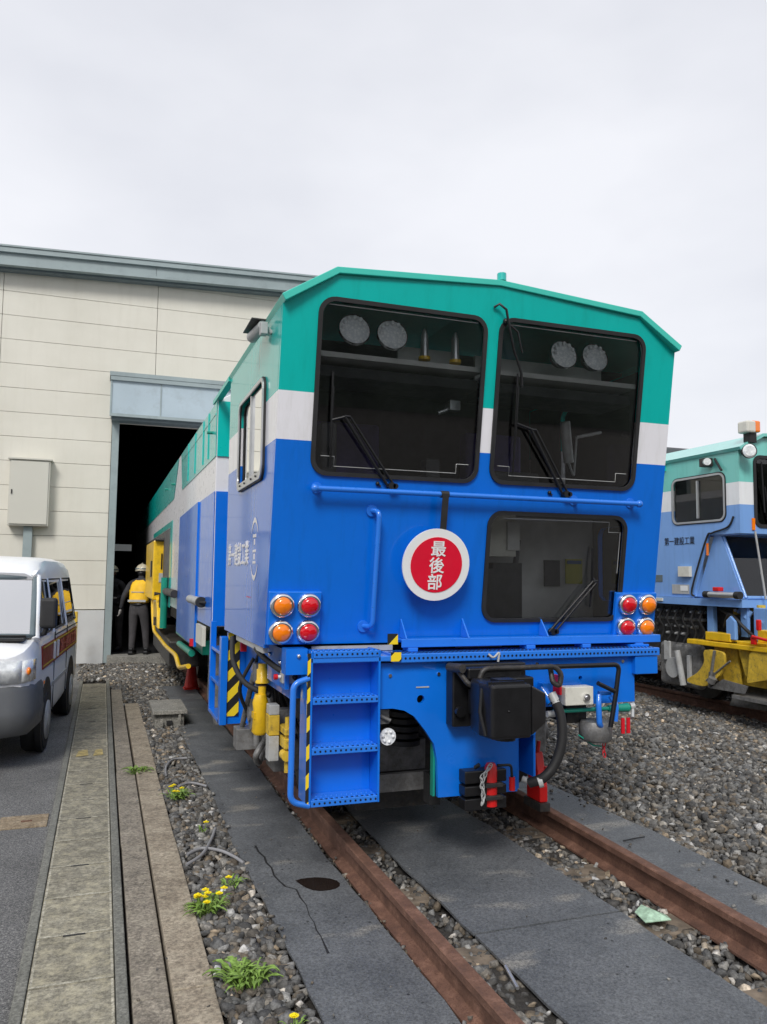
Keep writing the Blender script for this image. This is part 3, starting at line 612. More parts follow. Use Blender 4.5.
# ------------------------------------------------------------------ shed
shed = thing('shed', (0, 16, 0), 'large beige panel clad engine shed with a tall dark open doorway', 'shed')
DX0, DX1, DH = -2.05, 2.05, 4.46; SX0, SX1 = -15.5, 8.5
rise = lambda x: 0.041*(x+4.2)
g = MB()   # structure behind the cladding
g.box(SX0, DX0-0.001, 16.06, 16.25, -0.2, 7.2); g.box(DX1+0.001, SX1, 16.06, 16.25, -0.2, 7.2); g.box(DX0, DX1, 16.06, 16.25, DH+0.04, 7.2)
zs = [0.86+0.4605*i for i in range(15)]
seams = [SX0+0.01, -12.54, -9.74, -6.94, -4.14, -1.34, 1.46, 4.26, 7.06, SX1]
for z in zs:
    zt = z+0.4545
    for a, b in zip(seams, seams[1:]):
        if z > 7.2 and a < -1.4: continue
        segs = [(a, b)]
        if z < DH+0.9:
            segs = []
            if a < DX0-0.06: segs.append((a, min(b, DX0-0.065)))
            if b > DX1+0.06: segs.append((max(a, DX1+0.065), b))
        for p_, q_ in segs:
            if z >= DH-0.1 and z < DH+0.9: pass
            g.box(p_+0.004, q_-0.004, 16.0, 16.058, z, zt)
wl = g.build('wall', 'clad', shed, bevel=0.005)
g = MB(); g.box(SX0, SX1, 16.03, 16.059, 0.86, 7.1); 
# joints read dark through a backing sheet
g2_ = MB()
g2_.box(SX0, DX0-0.065, 16.055, 16.059, 0.855, 7.3); g2_.box(DX1+0.065, SX1, 16.055, 16.059, 0.855, 7.3); g2_.box(DX0-0.06, DX1+0.06, 16.055, 16.059, DH+0.05, 7.3)
g2_.build('joint_backing', mat('joint sealant', (0.3, 0.29, 0.26), 0.8), shed)
g = MB(); g.box(SX0, DX0-0.07, 15.96, 16.05, -0.2, 0.84); g.box(DX1+0.07, SX1, 15.96, 16.05, -0.2, 0.84); g.build('foundation_wall', 'plinth', shed, bevel=0.006)
for x0, x1 in ((DX0-0.062, DX0+0.07), (DX1-0.07, DX1+0.062)):
    g = MB(); g.box(x0, x1, 15.93, 16.3, -0.15, DH+0.02); g.build('door_frame', 'trim', shed, bevel=0.006)
g = MB()
for a, b in zip([SX0, -9.8, -4.2, -1.4, 4.2], [-9.8, -4.2, -1.4, 4.2, SX1]):
    za, zb = 7.22+rise(a), 7.22+rise(b)
    a_, b_ = a+0.003, b-0.003
    vs = [(a_, 15.72, za), (b_, 15.72, zb), (b_, 15.72, zb+0.30), (a_, 15.72, za+0.30), (a_, 16.2, za), (b_, 16.2, zb), (b_, 16.2, zb+0.30), (a_, 16.2, za+0.30)]
    g.add(vs, [(0, 1, 2, 3), (4, 7, 6, 5), (0, 4, 5, 1), (3, 2, 6, 7), (0, 3, 7, 4), (1, 5, 6, 2)])
fs = g.build('fascia', 'trim', shed)
g = MB()
za, zb = 7.12+rise(SX0), 7.12+rise(SX1)
def slbar(y0, y1, d0, d1, mi=0):
    vs = [(SX0, y0, za+d0), (SX1, y0, zb+d0), (SX1, y0, zb+d1), (SX0, y0, za+d1), (SX0, y1, za+d0), (SX1, y1, zb+d0), (SX1, y1, zb+d1), (SX0, y1, za+d1)]
    g.add(vs, [(0, 1, 2, 3), (4, 7, 6, 5), (0, 4, 5, 1), (3, 2, 6, 7), (0, 3, 7, 4), (1, 5, 6, 2)], mi)
slbar(15.66, 15.716, 0.345, 0.44); slbar(15.67, 15.716, 0.10, 0.15); slbar(15.64, 34, 0.442, 0.475)
slbar(15.80, 15.99, 0.06, 0.098, 1)
g.build('roof', ['trim', 'trimdark'], shed)
hood = MB(); hood.box(DX0-0.10, DX1+0.1, 15.62, 15.995, 4.54, 5.30); ho = hood.build('shutter_box', 'shutter', shed, bevel=0.01)
g = MB(); g.box(DX0-0.14, DX1+0.14, 15.56, 15.997, 5.302, 5.38); g.box(DX0-0.12, DX1+0.12, 15.57, 15.615, 5.22, 5.30); g.box(DX0-0.12, DX1+0.12, 15.575, 15.618, 4.525, 4.58)
for x in (-1.24, -0.10, 1.0): g.box(x-0.012, x+0.012, 15.606, 15.618, 4.585, 5.215)
g.box(DX0-0.12, DX0-0.09, 15.60, 15.617, 4.585, 5.215)
g.build('trim', 'trim', ho)
g = MB(); g.box(DX0-0.08, DX1+0.08, 15.66, 16.0, 4.47, 4.535); g.build('lintel', 'trimdark', shed)
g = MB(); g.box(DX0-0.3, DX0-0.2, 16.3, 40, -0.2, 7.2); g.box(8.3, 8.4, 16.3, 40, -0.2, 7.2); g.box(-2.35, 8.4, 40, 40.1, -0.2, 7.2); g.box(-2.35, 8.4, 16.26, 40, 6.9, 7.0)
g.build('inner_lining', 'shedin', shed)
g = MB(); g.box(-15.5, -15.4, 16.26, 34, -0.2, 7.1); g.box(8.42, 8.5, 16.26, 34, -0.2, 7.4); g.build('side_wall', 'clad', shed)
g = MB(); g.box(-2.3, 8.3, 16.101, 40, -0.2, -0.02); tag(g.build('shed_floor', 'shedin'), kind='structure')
cab_ = thing('wall_cabinet', (-3.52, 15.9, 2.38), 'beige metal electrical cabinet mounted on the shed wall over the van', 'cabinet')
g = MB(); g.box(-3.86, -3.17, 15.76, 15.998, 2.40, 3.62); g.build('body', 'cabinet', cab_, bevel=0.012)
g = MB(); g.box(-3.835, -3.195, 15.738, 15.757, 2.43, 3.59); dr = g.build('door', 'cabinet', cab_, bevel=0.006)
g = MB(); g.box(-3.815, -3.795, 15.72, 15.736, 2.98, 3.06); g.build('handle', 'dark', dr)
g = MB(); g.box(-3.89, -3.14, 15.72, 15.998, 3.622, 3.65); g.build('cap', 'cabinet', cab_)
g = MB(); g.box(-3.59, -3.44, 15.87, 15.955, -0.14, 2.395); g.build('conduit', 'trim', cab_)
po = MB(); po.box(-2.64, -2.575, 15.3, 15.36, -0.2, 0.85); tag(po.build('yellow_post', 'yellow2', bevel=0.01, origin=(-2.52, 15.33, -0.2)), 'slim worn yellow post against the shed wall beside the van', 'post')
g = MB(); g.box(-1.98, -1.62, 17.6, 17.62, 2.02, 2.16); tag(g.build('notice_board', 'signwhite', origin=(-1.8, 17.6, 2.1)), 'small white board hanging in the dark doorway above the workers', 'board')

# ------------------------------------------------------------------ the blue machine
T = thing('maintenance_train', (0, 4.4, 0), 'blue, white and teal track maintenance machine filling the middle, round red sign on its end', 'rail vehicle')
K = 0.154; HW = 1.306; CA = 1/math.sqrt(1+K*K); SA = K/math.sqrt(1+K*K)
def FP(x, z, off=0.0): return Vector((x, 4.41-K*(z-1.18)-CA*off, z-SA*off))
W1 = (-1.095, -0.075, 2.135, 3.10); W2 = (0.022, 1.058, 2.14, 3.115); W3 = (0.035, 1.03, 1.295, 1.96)
top = [(1.305, 3.045), (1.005, 3.232), (0, 3.302), (-1.005, 3.232), (-1.305, 3.045)]
panel('end_wall', [(-1.306, 1.17), (1.306, 1.17)]+top, [rrect(*w_, 0.085) for w_ in (W1, W2, W3)], lambda u, v, d: FP(u, v, d-0.03), 0.03, 'livery', T)
SWI = (4.545, 5.44, 2.13, 2.74)
fy = lambda z: 4.41-K*(z-1.18)+0.032
panel('side_wall', [(fy(1.15), 1.15), (5.97, 1.15), (5.97, 3.045), (fy(3.045), 3.045)], [rrect(*SWI, 0.075)], lambda u, v, d: Vector((-HW+d, u, v)), 0.03, 'livery', T)
RW = [(4.545, 5.44, 2.13, 2.90), (4.60, 4.95, 1.40, 1.93)]  # unseen right-hand windows, added to let daylight into the cab
panel('side_wall', [(fy(1.15), 1.15), (5.97, 1.15), (5.97, 3.045), (fy(3.045), 3.045)], [rrect(*w_, 0.07) for w_ in RW], lambda u, v, d: Vector((HW-d, u, v)), 0.03, 'livery', T)
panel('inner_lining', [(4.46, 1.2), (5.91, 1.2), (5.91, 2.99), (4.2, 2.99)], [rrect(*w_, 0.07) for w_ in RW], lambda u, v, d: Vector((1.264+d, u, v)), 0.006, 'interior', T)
for w_ in RW: panel('side_window', rrect(*w_, 0.07), [], lambda u, v, d: Vector((HW-0.015+d, u, v)), 0.004, 'glass', T)
g = MB(); tp = [(-1.322, 3.077), (-1.015, 3.27), (0, 3.335), (1.015, 3.27), (1.322, 3.077)]; poly = tp+[(x*0.985, z-0.036) for x, z in tp[::-1]]
g.prism(poly, 'y', 4.07, 5.99); rf = g.build('roof', 'lteal', T, bevel=0.004)
g = MB(); g.box(-1.322, -1.27, 5.992, 6.9, 3.04, 3.075); g.box(1.27, 1.322, 5.992, 6.9, 3.04, 3.075); g.box(-1.0, 1.0, 5.992, 6.9, 3.2, 3.235); g.build('gap_cover', 'lteal', T)
g = MB(); g.tube([(0.02, 4.10, 3.34), (0.02, 4.10, 3.385)], 0.028, 10); g.build('vent_plug', 'teal', rf)
g = MB(); g.tube([(0.86, 4.9, 3.26), (0.86, 4.9, 3.62)], 0.004, 6); g.build('aerial', 'lsteel', rf)
g = MB(); g.box(-1.27, 1.27, 5.93, 5.969, 1.16, 3.04); g.build('rear_wall', 'livery', T)
# interior
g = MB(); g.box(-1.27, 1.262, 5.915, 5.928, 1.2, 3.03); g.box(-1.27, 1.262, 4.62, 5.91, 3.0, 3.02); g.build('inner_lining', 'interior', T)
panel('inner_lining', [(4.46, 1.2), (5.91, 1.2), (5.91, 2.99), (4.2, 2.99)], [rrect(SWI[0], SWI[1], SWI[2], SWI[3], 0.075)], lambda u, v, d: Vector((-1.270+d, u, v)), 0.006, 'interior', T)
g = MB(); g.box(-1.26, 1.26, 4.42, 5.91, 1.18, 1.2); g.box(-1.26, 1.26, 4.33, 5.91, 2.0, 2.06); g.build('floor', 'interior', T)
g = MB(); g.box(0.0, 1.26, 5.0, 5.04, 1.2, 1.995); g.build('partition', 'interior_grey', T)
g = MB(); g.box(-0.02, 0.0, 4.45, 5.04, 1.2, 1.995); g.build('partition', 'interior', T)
g = MB(); g.box(0.16, 0.40, 4.62, 4.70, 1.70, 1.985); g.box(0.33, 0.42, 4.60, 4.62, 1.74, 1.93, 1); g.build('fuse_panel', ['offwhite', 'interior_grey'], T)
g = MB(); g.box(1.02, 1.16, 4.986, 4.998, 1.52, 1.70); g.box(1.03, 1.15, 4.980, 4.985, 1.665, 1.69, 1); g.build('poster', ['poster_y', 'poster_b'], T)
g = MB(); g.box(0.84, 0.97, 4.986, 4.998, 1.50, 1.69); g.build('poster', 'interior', T)
g = MB(); g.box(0.30, 0.52, 4.75, 4.98, 1.2, 1.66); g.box(0.06, 0.28, 4.7, 4.98, 1.2, 1.62); g.tube([(0.5, 4.8, 1.66), (0.52, 4.8, 1.82)], 0.02, 8); g.build('console', 'interior', T)
for x0 in (-1.08, 0.03):
    g = MB(); y0 = 4.19
    g.prism([(x0, 2.795), (x0+1.02, 2.795), (x0+1.02, 2.825), (x0, 2.825)], 'y', 4.20, 4.62); g.build('shelf', 'interior_grey', T)
    g = MB(); g.prism([(x0, 2.70), (x0+1.02, 2.70), (x0+1.02, 2.76), (x0, 2.76)], 'y', 4.26, 4.6); g.build('blind_roll', 'cloth_dark', T)
g = MB(); g.box(-0.50, -0.09, 4.48, 4.5, 2.83, 2.99); g.box(0.04, 1.0, 4.50, 4.52, 2.83, 2.99); g.build('lamp_back_panel', 'interior_grey', T)
for lx, lz in ((-0.875, 2.955), (-0.645, 2.950), (0.505, 2.955), (0.735, 2.960)):
    c = FP(lx, lz, -0.055); n_ = Vector((0, -0.975, 0.22)); hl = MB(); hl.tube([c-n_*0.07, c-n_*0.005], [0.06, 0.098], 28); hl.tube([c-n_*0.005, c+n_*0.01], [0.098, 0.095], 28, 1, caps=False)
    h_ = hl.build('headlight', ['dark', 'chrome'], T)
    l_ = MB(); l_.tube([c+n_*0.004, c+n_*0.012, c+n_*0.018], [0.090, 0.07, 0.02], 28)
    for k in range(12):
        a = 2*math.pi*k/12; e = Vector((math.cos(a), 0, math.sin(a))); l_.sphere(c+n_*0.008+e*0.068, 0.014, 8, 5)
    l_.build('lens', 'lens', h_)
for lx in (-0.425, -0.225):
    c = FP(lx, 2.85, -0.08); g = MB(); g.tube([c, c+Vector((0, 0, 0.13)), c+Vector((0, 0, 0.17))], [0.026, 0.022, 0.008], 12); b = g.build('work_light', 'alu', T)
    g = MB(); g.tube([c-Vector((0, 0, 0.02)), c], 0.036, 14); g.build('base', 'yellow', b)
for sx in (-0.55, 0.62):
    g = MB(); g.box(sx-0.25, sx+0.25, 4.95, 5.4, 2.10, 2.22); g.box(sx-0.24, sx+0.24, 5.35, 5.47, 2.2, 2.66); g.box(sx-0.08, sx+0.08, 5.1, 5.2, 2.06, 2.10); g.build('seat', 'purple', T, bevel=0.03)
g = MB(); g.box(0.10, 0.48, 4.45, 4.62, 2.06, 2.24); g.box(-0.95, -0.85, 4.6, 4.9, 2.06, 2.5); g.box(-0.30, -0.20, 4.5, 4.6, 2.06, 2.3); g.build('console', 'interior', T, bevel=0.01)
g = MB(); g.tube([(0.80, 4.6, 2.35), (0.74, 4.55, 2.62)], 0.035, 12); g.tube(bentpath([(0.80, 4.6, 2.35), (0.84, 4.6, 2.25), (0.93, 4.7, 2.55)], 0.03), 0.008, 6); g.tube([(0.93, 4.7, 2.55), (1.2, 4.8, 2.62)], 0.012, 6); g.build('swivel_lamp', 'lsteel', T)
g = MB(); g.box(-0.18, -0.11, 4.40, 4.46, 2.60, 2.66); g.tube([(-0.24, 4.45, 2.58), (-0.15, 4.44, 2.62)], 0.014, 8); g.build('latch', 'alu', T)
# windows
for i, w_ in enumerate((W1, W2, W3)):
    x0, x1, z0, z1 = w_
    f = panel('window_frame', rrect(x0-0.010, x1+0.010, z0-0.010, z1+0.010, 0.095), [rrect(x0+0.014, x1-0.014, z0+0.014, z1-0.014, 0.076)], lambda u, v, d: FP(u, v, d+0.001), 0.014, 'rubber', T)
    panel('glass', rrect(x0+0.006, x1-0.006, z0+0.006, z1-0.006, 0.082), [], lambda u, v, d: FP(u, v, d-0.012), 0.004, 'glass' if i == 2 else 'glass_dark', f)
    b = MB()   # bright demister wire along the edge of the pane
    if i < 2:
        y_ = z0+0.045; b.tube([FP(x0+0.05, y_+0.055, -0.007), FP(x0+0.13, y_+0.055, -0.007), FP(x0+0.13, y_, -0.007), FP(x1-0.13, y_, -0.007), FP(x1-0.13, y_+0.055, -0.007), FP(x1-0.05, y_+0.055, -0.007)], 0.0022, 5); b.build('trim_wire', 'lsteel', f); b = MB()
        b.tube([FP(x0+0.05, z1-0.03, -0.007), FP(x1-0.05, z1-0.03, -0.007)], 0.003, 5)
    else: b.tube([FP(x0+0.1, z1-0.035, -0.007), FP(x1-0.12, z1-0.035, -0.007), FP(x1-0.12, z1-0.10, -0.007), FP(x1-0.03, z1-0.10, -0.007), FP(x1-0.03, z0+0.3, -0.007)], 0.0022, 5)
    b.build('trim_wire', 'lsteel', f)
# wipers
def wiper(base, tip, bx, bz0, bz1, off=0.035):
    b0 = FP(*base, 0.02); t0 = FP(*tip, off+0.01); g = MB(); d = Vector((0.022, 0, 0.0))
    g.tube([b0-d, t0-d*0.6], 0.009, 8); g.tube([b0+d, t0+d*0.9], 0.007, 8)
    g.tube([b0+Vector((0, 0.03, 0)), b0-Vector((0, 0.02, 0))], 0.022, 12); g.tube([b0+d+Vector((0, 0.03, 0)), b0+d-Vector((0, 0.02, 0))], 0.016, 12)
    g.tube([t0-d*0.6, t0+d], 0.008, 8)
    w0 = g.build('wiper', 'black', T)
    g = MB(); mid = FP(bx, (bz0+bz1)/2, off); g.tube([t0, mid], 0.008, 8)
    g.tube([FP(bx+0.01, bz0, 0.012), FP(bx, (bz0+bz1)/2, 0.022), FP(bx-0.005, bz1, 0.012)], 0.0065, 8); g.tube([FP(bx+0.005, bz0+0.08, 0.025), mid, FP(bx, bz1-0.08, 0.025)], 0.005, 6)
    g.build('blade', 'black', w0)
wiper((-0.62, 2.085), (-0.92, 2.46), -1.0, 2.17, 2.70); wiper((0.55, 2.09), (0.27, 2.47), 0.16, 2.20, 2.80); wiper((0.53, 1.225), (0.80, 1.55), 0.79, 1.38, 1.76)
g = MB(); g.tube([FP(-0.035, 3.17, 0.01), FP(-0.01, 3.19, 0.03), FP(0.03, 3.16, 0.045), FP(0.055, 3.06, 0.05), FP(0.10, 2.93, 0.045), FP(0.17, 2.80, 0.03), FP(0.18, 2.72, 0.03)], 0.008, 8)
g.tube([FP(0.04, 3.10, 0.02), FP(0.12, 3.04, 0.04), FP(0.16, 2.92, 0.04)], 0.006, 8); g.sphere(FP(0.045, 3.095, 0.02), 0.02, 8, 6); g.build('washer_hose', 'black', T)
for x in (-0.70, 0.44): 
    g = MB(); g.sphere(FP(x, 2.095, 0.008), 0.013, 8, 6); g.tube([FP(x, 2.095, 0), FP(x+0.02, 2.08, 0.01)], 0.006, 6); g.build('washer_nozzle', 'black', T)
# handrails
g = MB(); A, B = FP(-1.085, 2.055, 0.065), FP(1.075, 2.055, 0.065); g.tube([A, B], 0.016, 12)
for x in (-1.06, 0.62, 1.05): c = FP(x, 2.055, 0.06); g.tube([FP(x, 2.055, 0), c], 0.013, 8); g.tube([FP(x, 2.055, 0), FP(x, 2.055, 0.008)], 0.032, 12)
for x in (-1.085, 1.075): g.sphere(FP(x, 2.055, 0.065), 0.024, 10, 6)
g.build('handrail', 'hblue', T)
g = MB(); g.tube(bentpath([FP(-0.725, 1.94, 0.0), FP(-0.70, 1.94, 0.07), FP(-0.70, 1.28, 0.07), FP(-0.735, 1.27, 0.0)], 0.05), 0.015, 12)
for x, z in ((-0.725, 1.94), (-0.735, 1.27)): g.tube([FP(x, z, 0), FP(x, z, 0.012)], 0.034, 12)
g.build('grab_handle', 'hblue', T)
# round sign hangs from the handrail: a thing of its own
sc = FP(-0.342, 1.648, 0.10); n_ = Vector((0, -CA, -SA)); uu = Vector((1, 0, 0)); vv = Vector((0, -SA, CA))
sg = thing('round_sign', tuple(sc), 'round white sign with red centre and white characters strapped to the blue handrail', 'sign')
g = MB(); g.tube([sc, sc+n_*0.012], 0.212, 48); g.build('disc', 'signwhite', sg)
g = MB(); g.tube([sc+n_*0.0125, sc+n_*0.015], 0.163, 48); g.build('red_centre', 'signred', sg)
for i, ch in enumerate('最後部'):
    c = sc+vv*(0.095-0.097*i)-uu*(0.006*(i-1)) + n_*0.0165
    me = text_mesh(ch, 0.098, lambda x, y, z, c=c: c+uu*x+vv*y+n_*(z+0.001), 0.014)
    link('character', me, 'signwhite', sg)
g = MB(); g.box(-0.325, -0.285, -0.004, 0.004, 1.82, 2.07, 0, None)
g = MB(); a, b = FP(-0.305, 1.80, 0.09), FP(-0.300, 2.06, 0.088)
for s_ in (-1,): g.add([a-uu*0.02, a+uu*0.02, b+uu*0.02, b-uu*0.02, a-uu*0.02-n_*0.004, a+uu*0.02-n_*0.004, b+uu*0.02-n_*0.004, b-uu*0.02-n_*0.004], [(0, 1, 2, 3), (4, 7, 6, 5), (0, 4, 5, 1), (3, 2, 6, 7), (0, 3, 7, 4), (1, 5, 6, 2)])
g.tube([FP(-0.325, 2.055, 0.065), FP(-0.275, 2.055, 0.065)], 0.021, 12); g.build('strap', 'rubber', sg)
# lamp clusters
for x0, x1, cols in ((-1.302, -1.0, ('orange_lens', 'red_lens')), (0.985, 1.302, ('red_lens', 'orange_lens'))):
    g = MB(); q = [FP(x0, 1.175, 0), FP(x1, 1.175, 0), FP(x1, 1.475, 0), FP(x0, 1.475, 0)]; q2 = [p_+n_*0.03 for p_ in q]
    g.add(q+q2, [(0, 1, 2, 3), (4, 7, 6, 5), (0, 4, 5, 1), (3, 2, 6, 7), (0, 3, 7, 4), (1, 5, 6, 2)]); g.build('lamp_plate', 'blue', T, bevel=0.006)
    for j, z in enumerate((1.40, 1.25)):
        for i, cl in enumerate(cols):
            xx = (x0+x1)/2 + (-0.077 if i == 0 else 0.077); c = FP(xx, z, 0.031)
            g = MB(); g.tube([c, c+n_*0.012, c+n_*0.03, c+n_*0.032], [0.068, 0.070, 0.064, 0.055], 32); r_ = g.build('tail_light', 'chrome', T)
            g = MB(); g.tube([c+n_*0.03, c+n_*0.045, c+n_*0.055, c+n_*0.06], [0.050, 0.047, 0.034, 0.0005], 32); g.build('lens', cl, r_)
# side window
f = panel('side_window', rrect(SWI[0]-0.008, SWI[1]+0.008, SWI[2]-0.008, SWI[3]+0.008, 0.08), [rrect(SWI[0]+0.01, SWI[1]-0.01, SWI[2]+0.01, SWI[3]-0.01, 0.07)], lambda u, v, d: Vector((-HW-0.001-d, u, v)), 0.012, 'rubber', T)
panel('frame', rrect(SWI[0]+0.0, SWI[1]-0.0, SWI[2]+0.0, SWI[3]-0.0, 0.075), [rrect(SWI[0]+0.025, SWI[1]-0.025, SWI[2]+0.045, SWI[3]-0.022, 0.055)], lambda u, v, d: Vector((-HW-0.014-d, u, v)), 0.008, 'alu', f)
g = MB(); g.box(-HW-0.016, -HW+0.02, 4.965, 4.99, SWI[2]+0.05, SWI[3]-0.035); g.build('mullion', 'alu', f)
g = MB(); g.box(-HW-0.002, -HW+0.002, SWI[0]+0.03, 4.965, SWI[2]+0.04, SWI[3]-0.03); g.box(-HW+0.010, -HW+0.014, 4.98, SWI[1]-0.03, SWI[2]+0.04, SWI[3]-0.03); g.build('glass', 'glass_side', f)
g = MB()
for y in (4.7, 4.86, 5.1, 5.28): g.tube([(-HW-0.022, y, 2.155), (-HW-0.03, y, 2.155)], 0.007, 8)
g.build('bolt', 'dark', f)
# camera on the roof edge
g = MB(); g.tube([(-1.306, 4.42, 2.96), (-1.345, 4.42, 2.99)], 0.016, 10); g.box(-1.375, -1.335, 4.38, 4.44, 2.94, 3.01); g.tube([(-1.35, 4.45, 3.01), (-1.375, 4.68, 3.0)], [0.030, 0.034], 16); cm = g.build('side_camera', 'lsteel', T, bevel=0.004)
g = MB(); g.box(-1.42, -1.335, 4.44, 4.74, 3.04, 3.046); g.build('hood', 'dark', cm)
# lettering and emblem on the side (reads from the far end towards the photographer)
me = text_mesh('第一建設工業', 0.17, lambda x, y, z: Vector((-HW-0.003-z, 5.42-x, 1.70+y*1.0)), 0.012, width=0.86)
link('company_lettering', me, 'white', T)
ey, ez = 4.80, 1.72
for a0, a1 in ((35, 145), (215, 325)):
    g = MB(); n = 16
    for k in range(n):
        def pt(t, r): return Vector((-HW-0.002, ey-math.cos(t)*r*0.80, ez+math.sin(t)*r))
        t0, t1 = R(a0+(a1-a0)*k/n), R(a0+(a1-a0)*(k+1)/n); m0 = 1-abs(2*k/n-1); m1 = 1-abs(2*(k+1)/n-1)
        g.quad(pt(t0, 0.165-0.002), pt(t1, 0.165-0.002), pt(t1, 0.173+0.022*m1), pt(t0, 0.173+0.022*m0))
    g.build('emblem', 'white', T)
for z0_, z1_, w_ in ((1.79, 1.81, 0.05), (1.745, 1.78, 0.018), (1.70, 1.715, 0.05), (1.655, 1.69, 0.02), (1.63, 1.645, 0.045)):
    g = MB(); g.box(-HW-0.003, -HW-0.001, ey-w_, ey+w_, z0_, z1_); g.build('emblem', 'white', T)
for i in range(3):
    g = MB(); g.box(-HW-0.004, -HW-0.001, 4.9+0.05*i, 4.93+0.05*i, 1.42, 1.424); g.build('small_mark', 'red', T)
# walkway beam with a perforated tread
g = MB(); g.box(-0.62, 1.20, 4.19, 4.415, 1.075, 1.125); g.box(-1.10, -0.62, 4.19, 4.415, 1.085, 1.115)
wk = g.build('walkway', 'hblue', T, bevel=0.005)
g = MB()
for i in range(66):
    x = -0.60+i*0.0272; g.tube([(x, 4.1885, 1.10), (x, 4.186, 1.10)], 0.0065, 6)
    for yy in (4.215, 4.26, 4.30): g.tube([(x, yy, 1.125), (x, yy, 1.127)], 0.008, 6)
g.build('perforation', 'black', wk)
g = MB(); g.box(-0.53, 1.29, 4.30, 4.39, 1.188, 1.198); g.box(-0.53, 1.29, 4.292, 4.30, 1.15, 1.198)
for x in (-0.46, 0.32, 0.72, 1.12): g.box(x-0.03, x+0.03, 4.285, 4.38, 1.126, 1.149)
g.build('toe_board', 'hblue', T, bevel=0.003)
g = MB(); g.box(-1.04, -0.55, 4.39, 4.408, 1.128, 1.158); g.box(-0.14, 0.17, 4.385, 4.40, 1.135, 1.165); g.build('edge_plate', 'lsteel', T)
for x in (-0.50, -0.10, 0.444):
    g = MB(); g.prism([(4.29, 1.2), (4.40, 1.2), (4.385, 1.31)], 'x', x-0.004, x+0.004); g.build('gusset', 'hblue', T)
g = MB(); g.box(-0.635, -0.575, 4.236, 4.246, 1.175, 1.235); g.box(-0.635, -0.575, 4.180, 4.187, 1.085, 1.135); g.build('hazard_plate', 'hazard', T)
# lower end plate with the coupler leg
web = [(-0.69, 1.07), (-0.69, 0.815), (-0.60, 0.815), (-0.53, 0.80), (-0.47, 0.765), (-0.40, 0.68), (-0.345, 0.60), (-0.325, 0.50), (-0.318, 0.30), (0.195, 0.295), (0.20, 0.60), (0.32, 0.62), (0.33, 0.78), (1.04, 0.785), (1.04, 1.07)]
panel('end_plate', web[::-1], [[(-0.43+0.024*math.cos(t), 0.86+0.024*math.sin(t)) for t in np.linspace(0, 2*math.pi, 14)[:-1]]]+[[(c+0.014*math.cos(t), 0.945+0.014*math.sin(t)) for t in np.linspace(0, 2*math.pi, 10)[:-1]] for c in (0.64, 0.91)], lambda u, v, d: Vector((u, 4.27-d, v)), 0.03, 'blue', T)
g = MB(); g.box(1.02, 1.19, 4.20, 4.40, 0.96, 1.072); g.box(1.045, 1.19, 4.28, 5.9, 0.965, 1.14); g.build('side_beam', 'blue', T, bevel=0.004)
g = MB(); g.box(-1.15, -1.0, 4.45, 5.9, 0.86, 1.14); g.build('side_beam', 'blue', T, bevel=0.004)
g = MB(); g.box(-0.338, -0.325, 4.272, 4.31, 0.30, 0.60); g.build('rib', 'green', T)
g = MB(); g.box(0.205, 0.225, 4.275, 4.7, 0.30, 0.62); g.box(0.325, 0.34, 4.275, 4.6, 0.36, 0.78); g.build('rib', 'blue', T)
g = MB()
for x, z in ((-0.32, 1.0), (-0.62, 1.0), (0.30, 1.03), (0.95, 1.04), (0.33, 1.04)): g.tube([(x, 4.24, z), (x, 4.232, z)], 0.011, 6)
g.build('bolt', 'chrome', T)
# small panel mark
g = MB(); g.box(-0.46, -0.38, 4.236, 4.2395, 0.925, 0.932); g.build('plate_mark', 'lsteel', T)
# boarding steps at the end
st = MB()
for x in (-1.095, -0.705): st.box(x, x+0.012, 4.19, 4.42, 0.32, 1.15)
st.box(-1.083, -0.705, 4.33, 4.34, 0.32, 1.115)
sp_ = st.build('step_box', 'blue', T, bevel=0.002)
for z in (1.135, 0.885, 0.618, 0.345):
    g = MB(); g.box(-1.082, -0.706, 4.185, 4.328, z-0.022, z+0.014); tr = g.build('tread', 'hblue', sp_, bevel=0.003)
for z in (1.135, 0.885, 0.618, 0.345):
    g = MB()
    for i in range(13):
        x = -1.065+i*0.029; g.tube([(x, 4.184, z-0.003), (x, 4.1825, z-0.003)], 0.006, 6)
        for yy in (4.21, 4.26): g.tube([(x, yy, z+0.014), (x, yy, z+0.018)], [0.0075, 0.005], 6, 1)
        g.tube([(x+0.0145, 4.2, z+0.0143), (x+0.0145, 4.2, z+0.016)], 0.007, 6)
    g.build('tread_grip', ['black', 'blue'], sp_)
g = MB(); g.add([(-1.098, 4.192, 1.13), (-1.098, 4.27, 1.13), (-1.098, 4.235, 0.34), (-1.098, 4.192, 0.34)], [(0, 1, 2, 3)]); g.box(-1.1135, -1.0965, 4.186, 4.189, 0.34, 1.14); g.build('hazard_strip', 'hazard', sp_)
g = MB(); g.tube(bentpath([(-1.10, 4.20, 1.005), (-1.19, 4.19, 0.98), (-1.195, 4.19, 0.36), (-1.09, 4.20, 0.33)], 0.10, 8), 0.0165, 14); g.build('handrail', 'hblue', sp_)
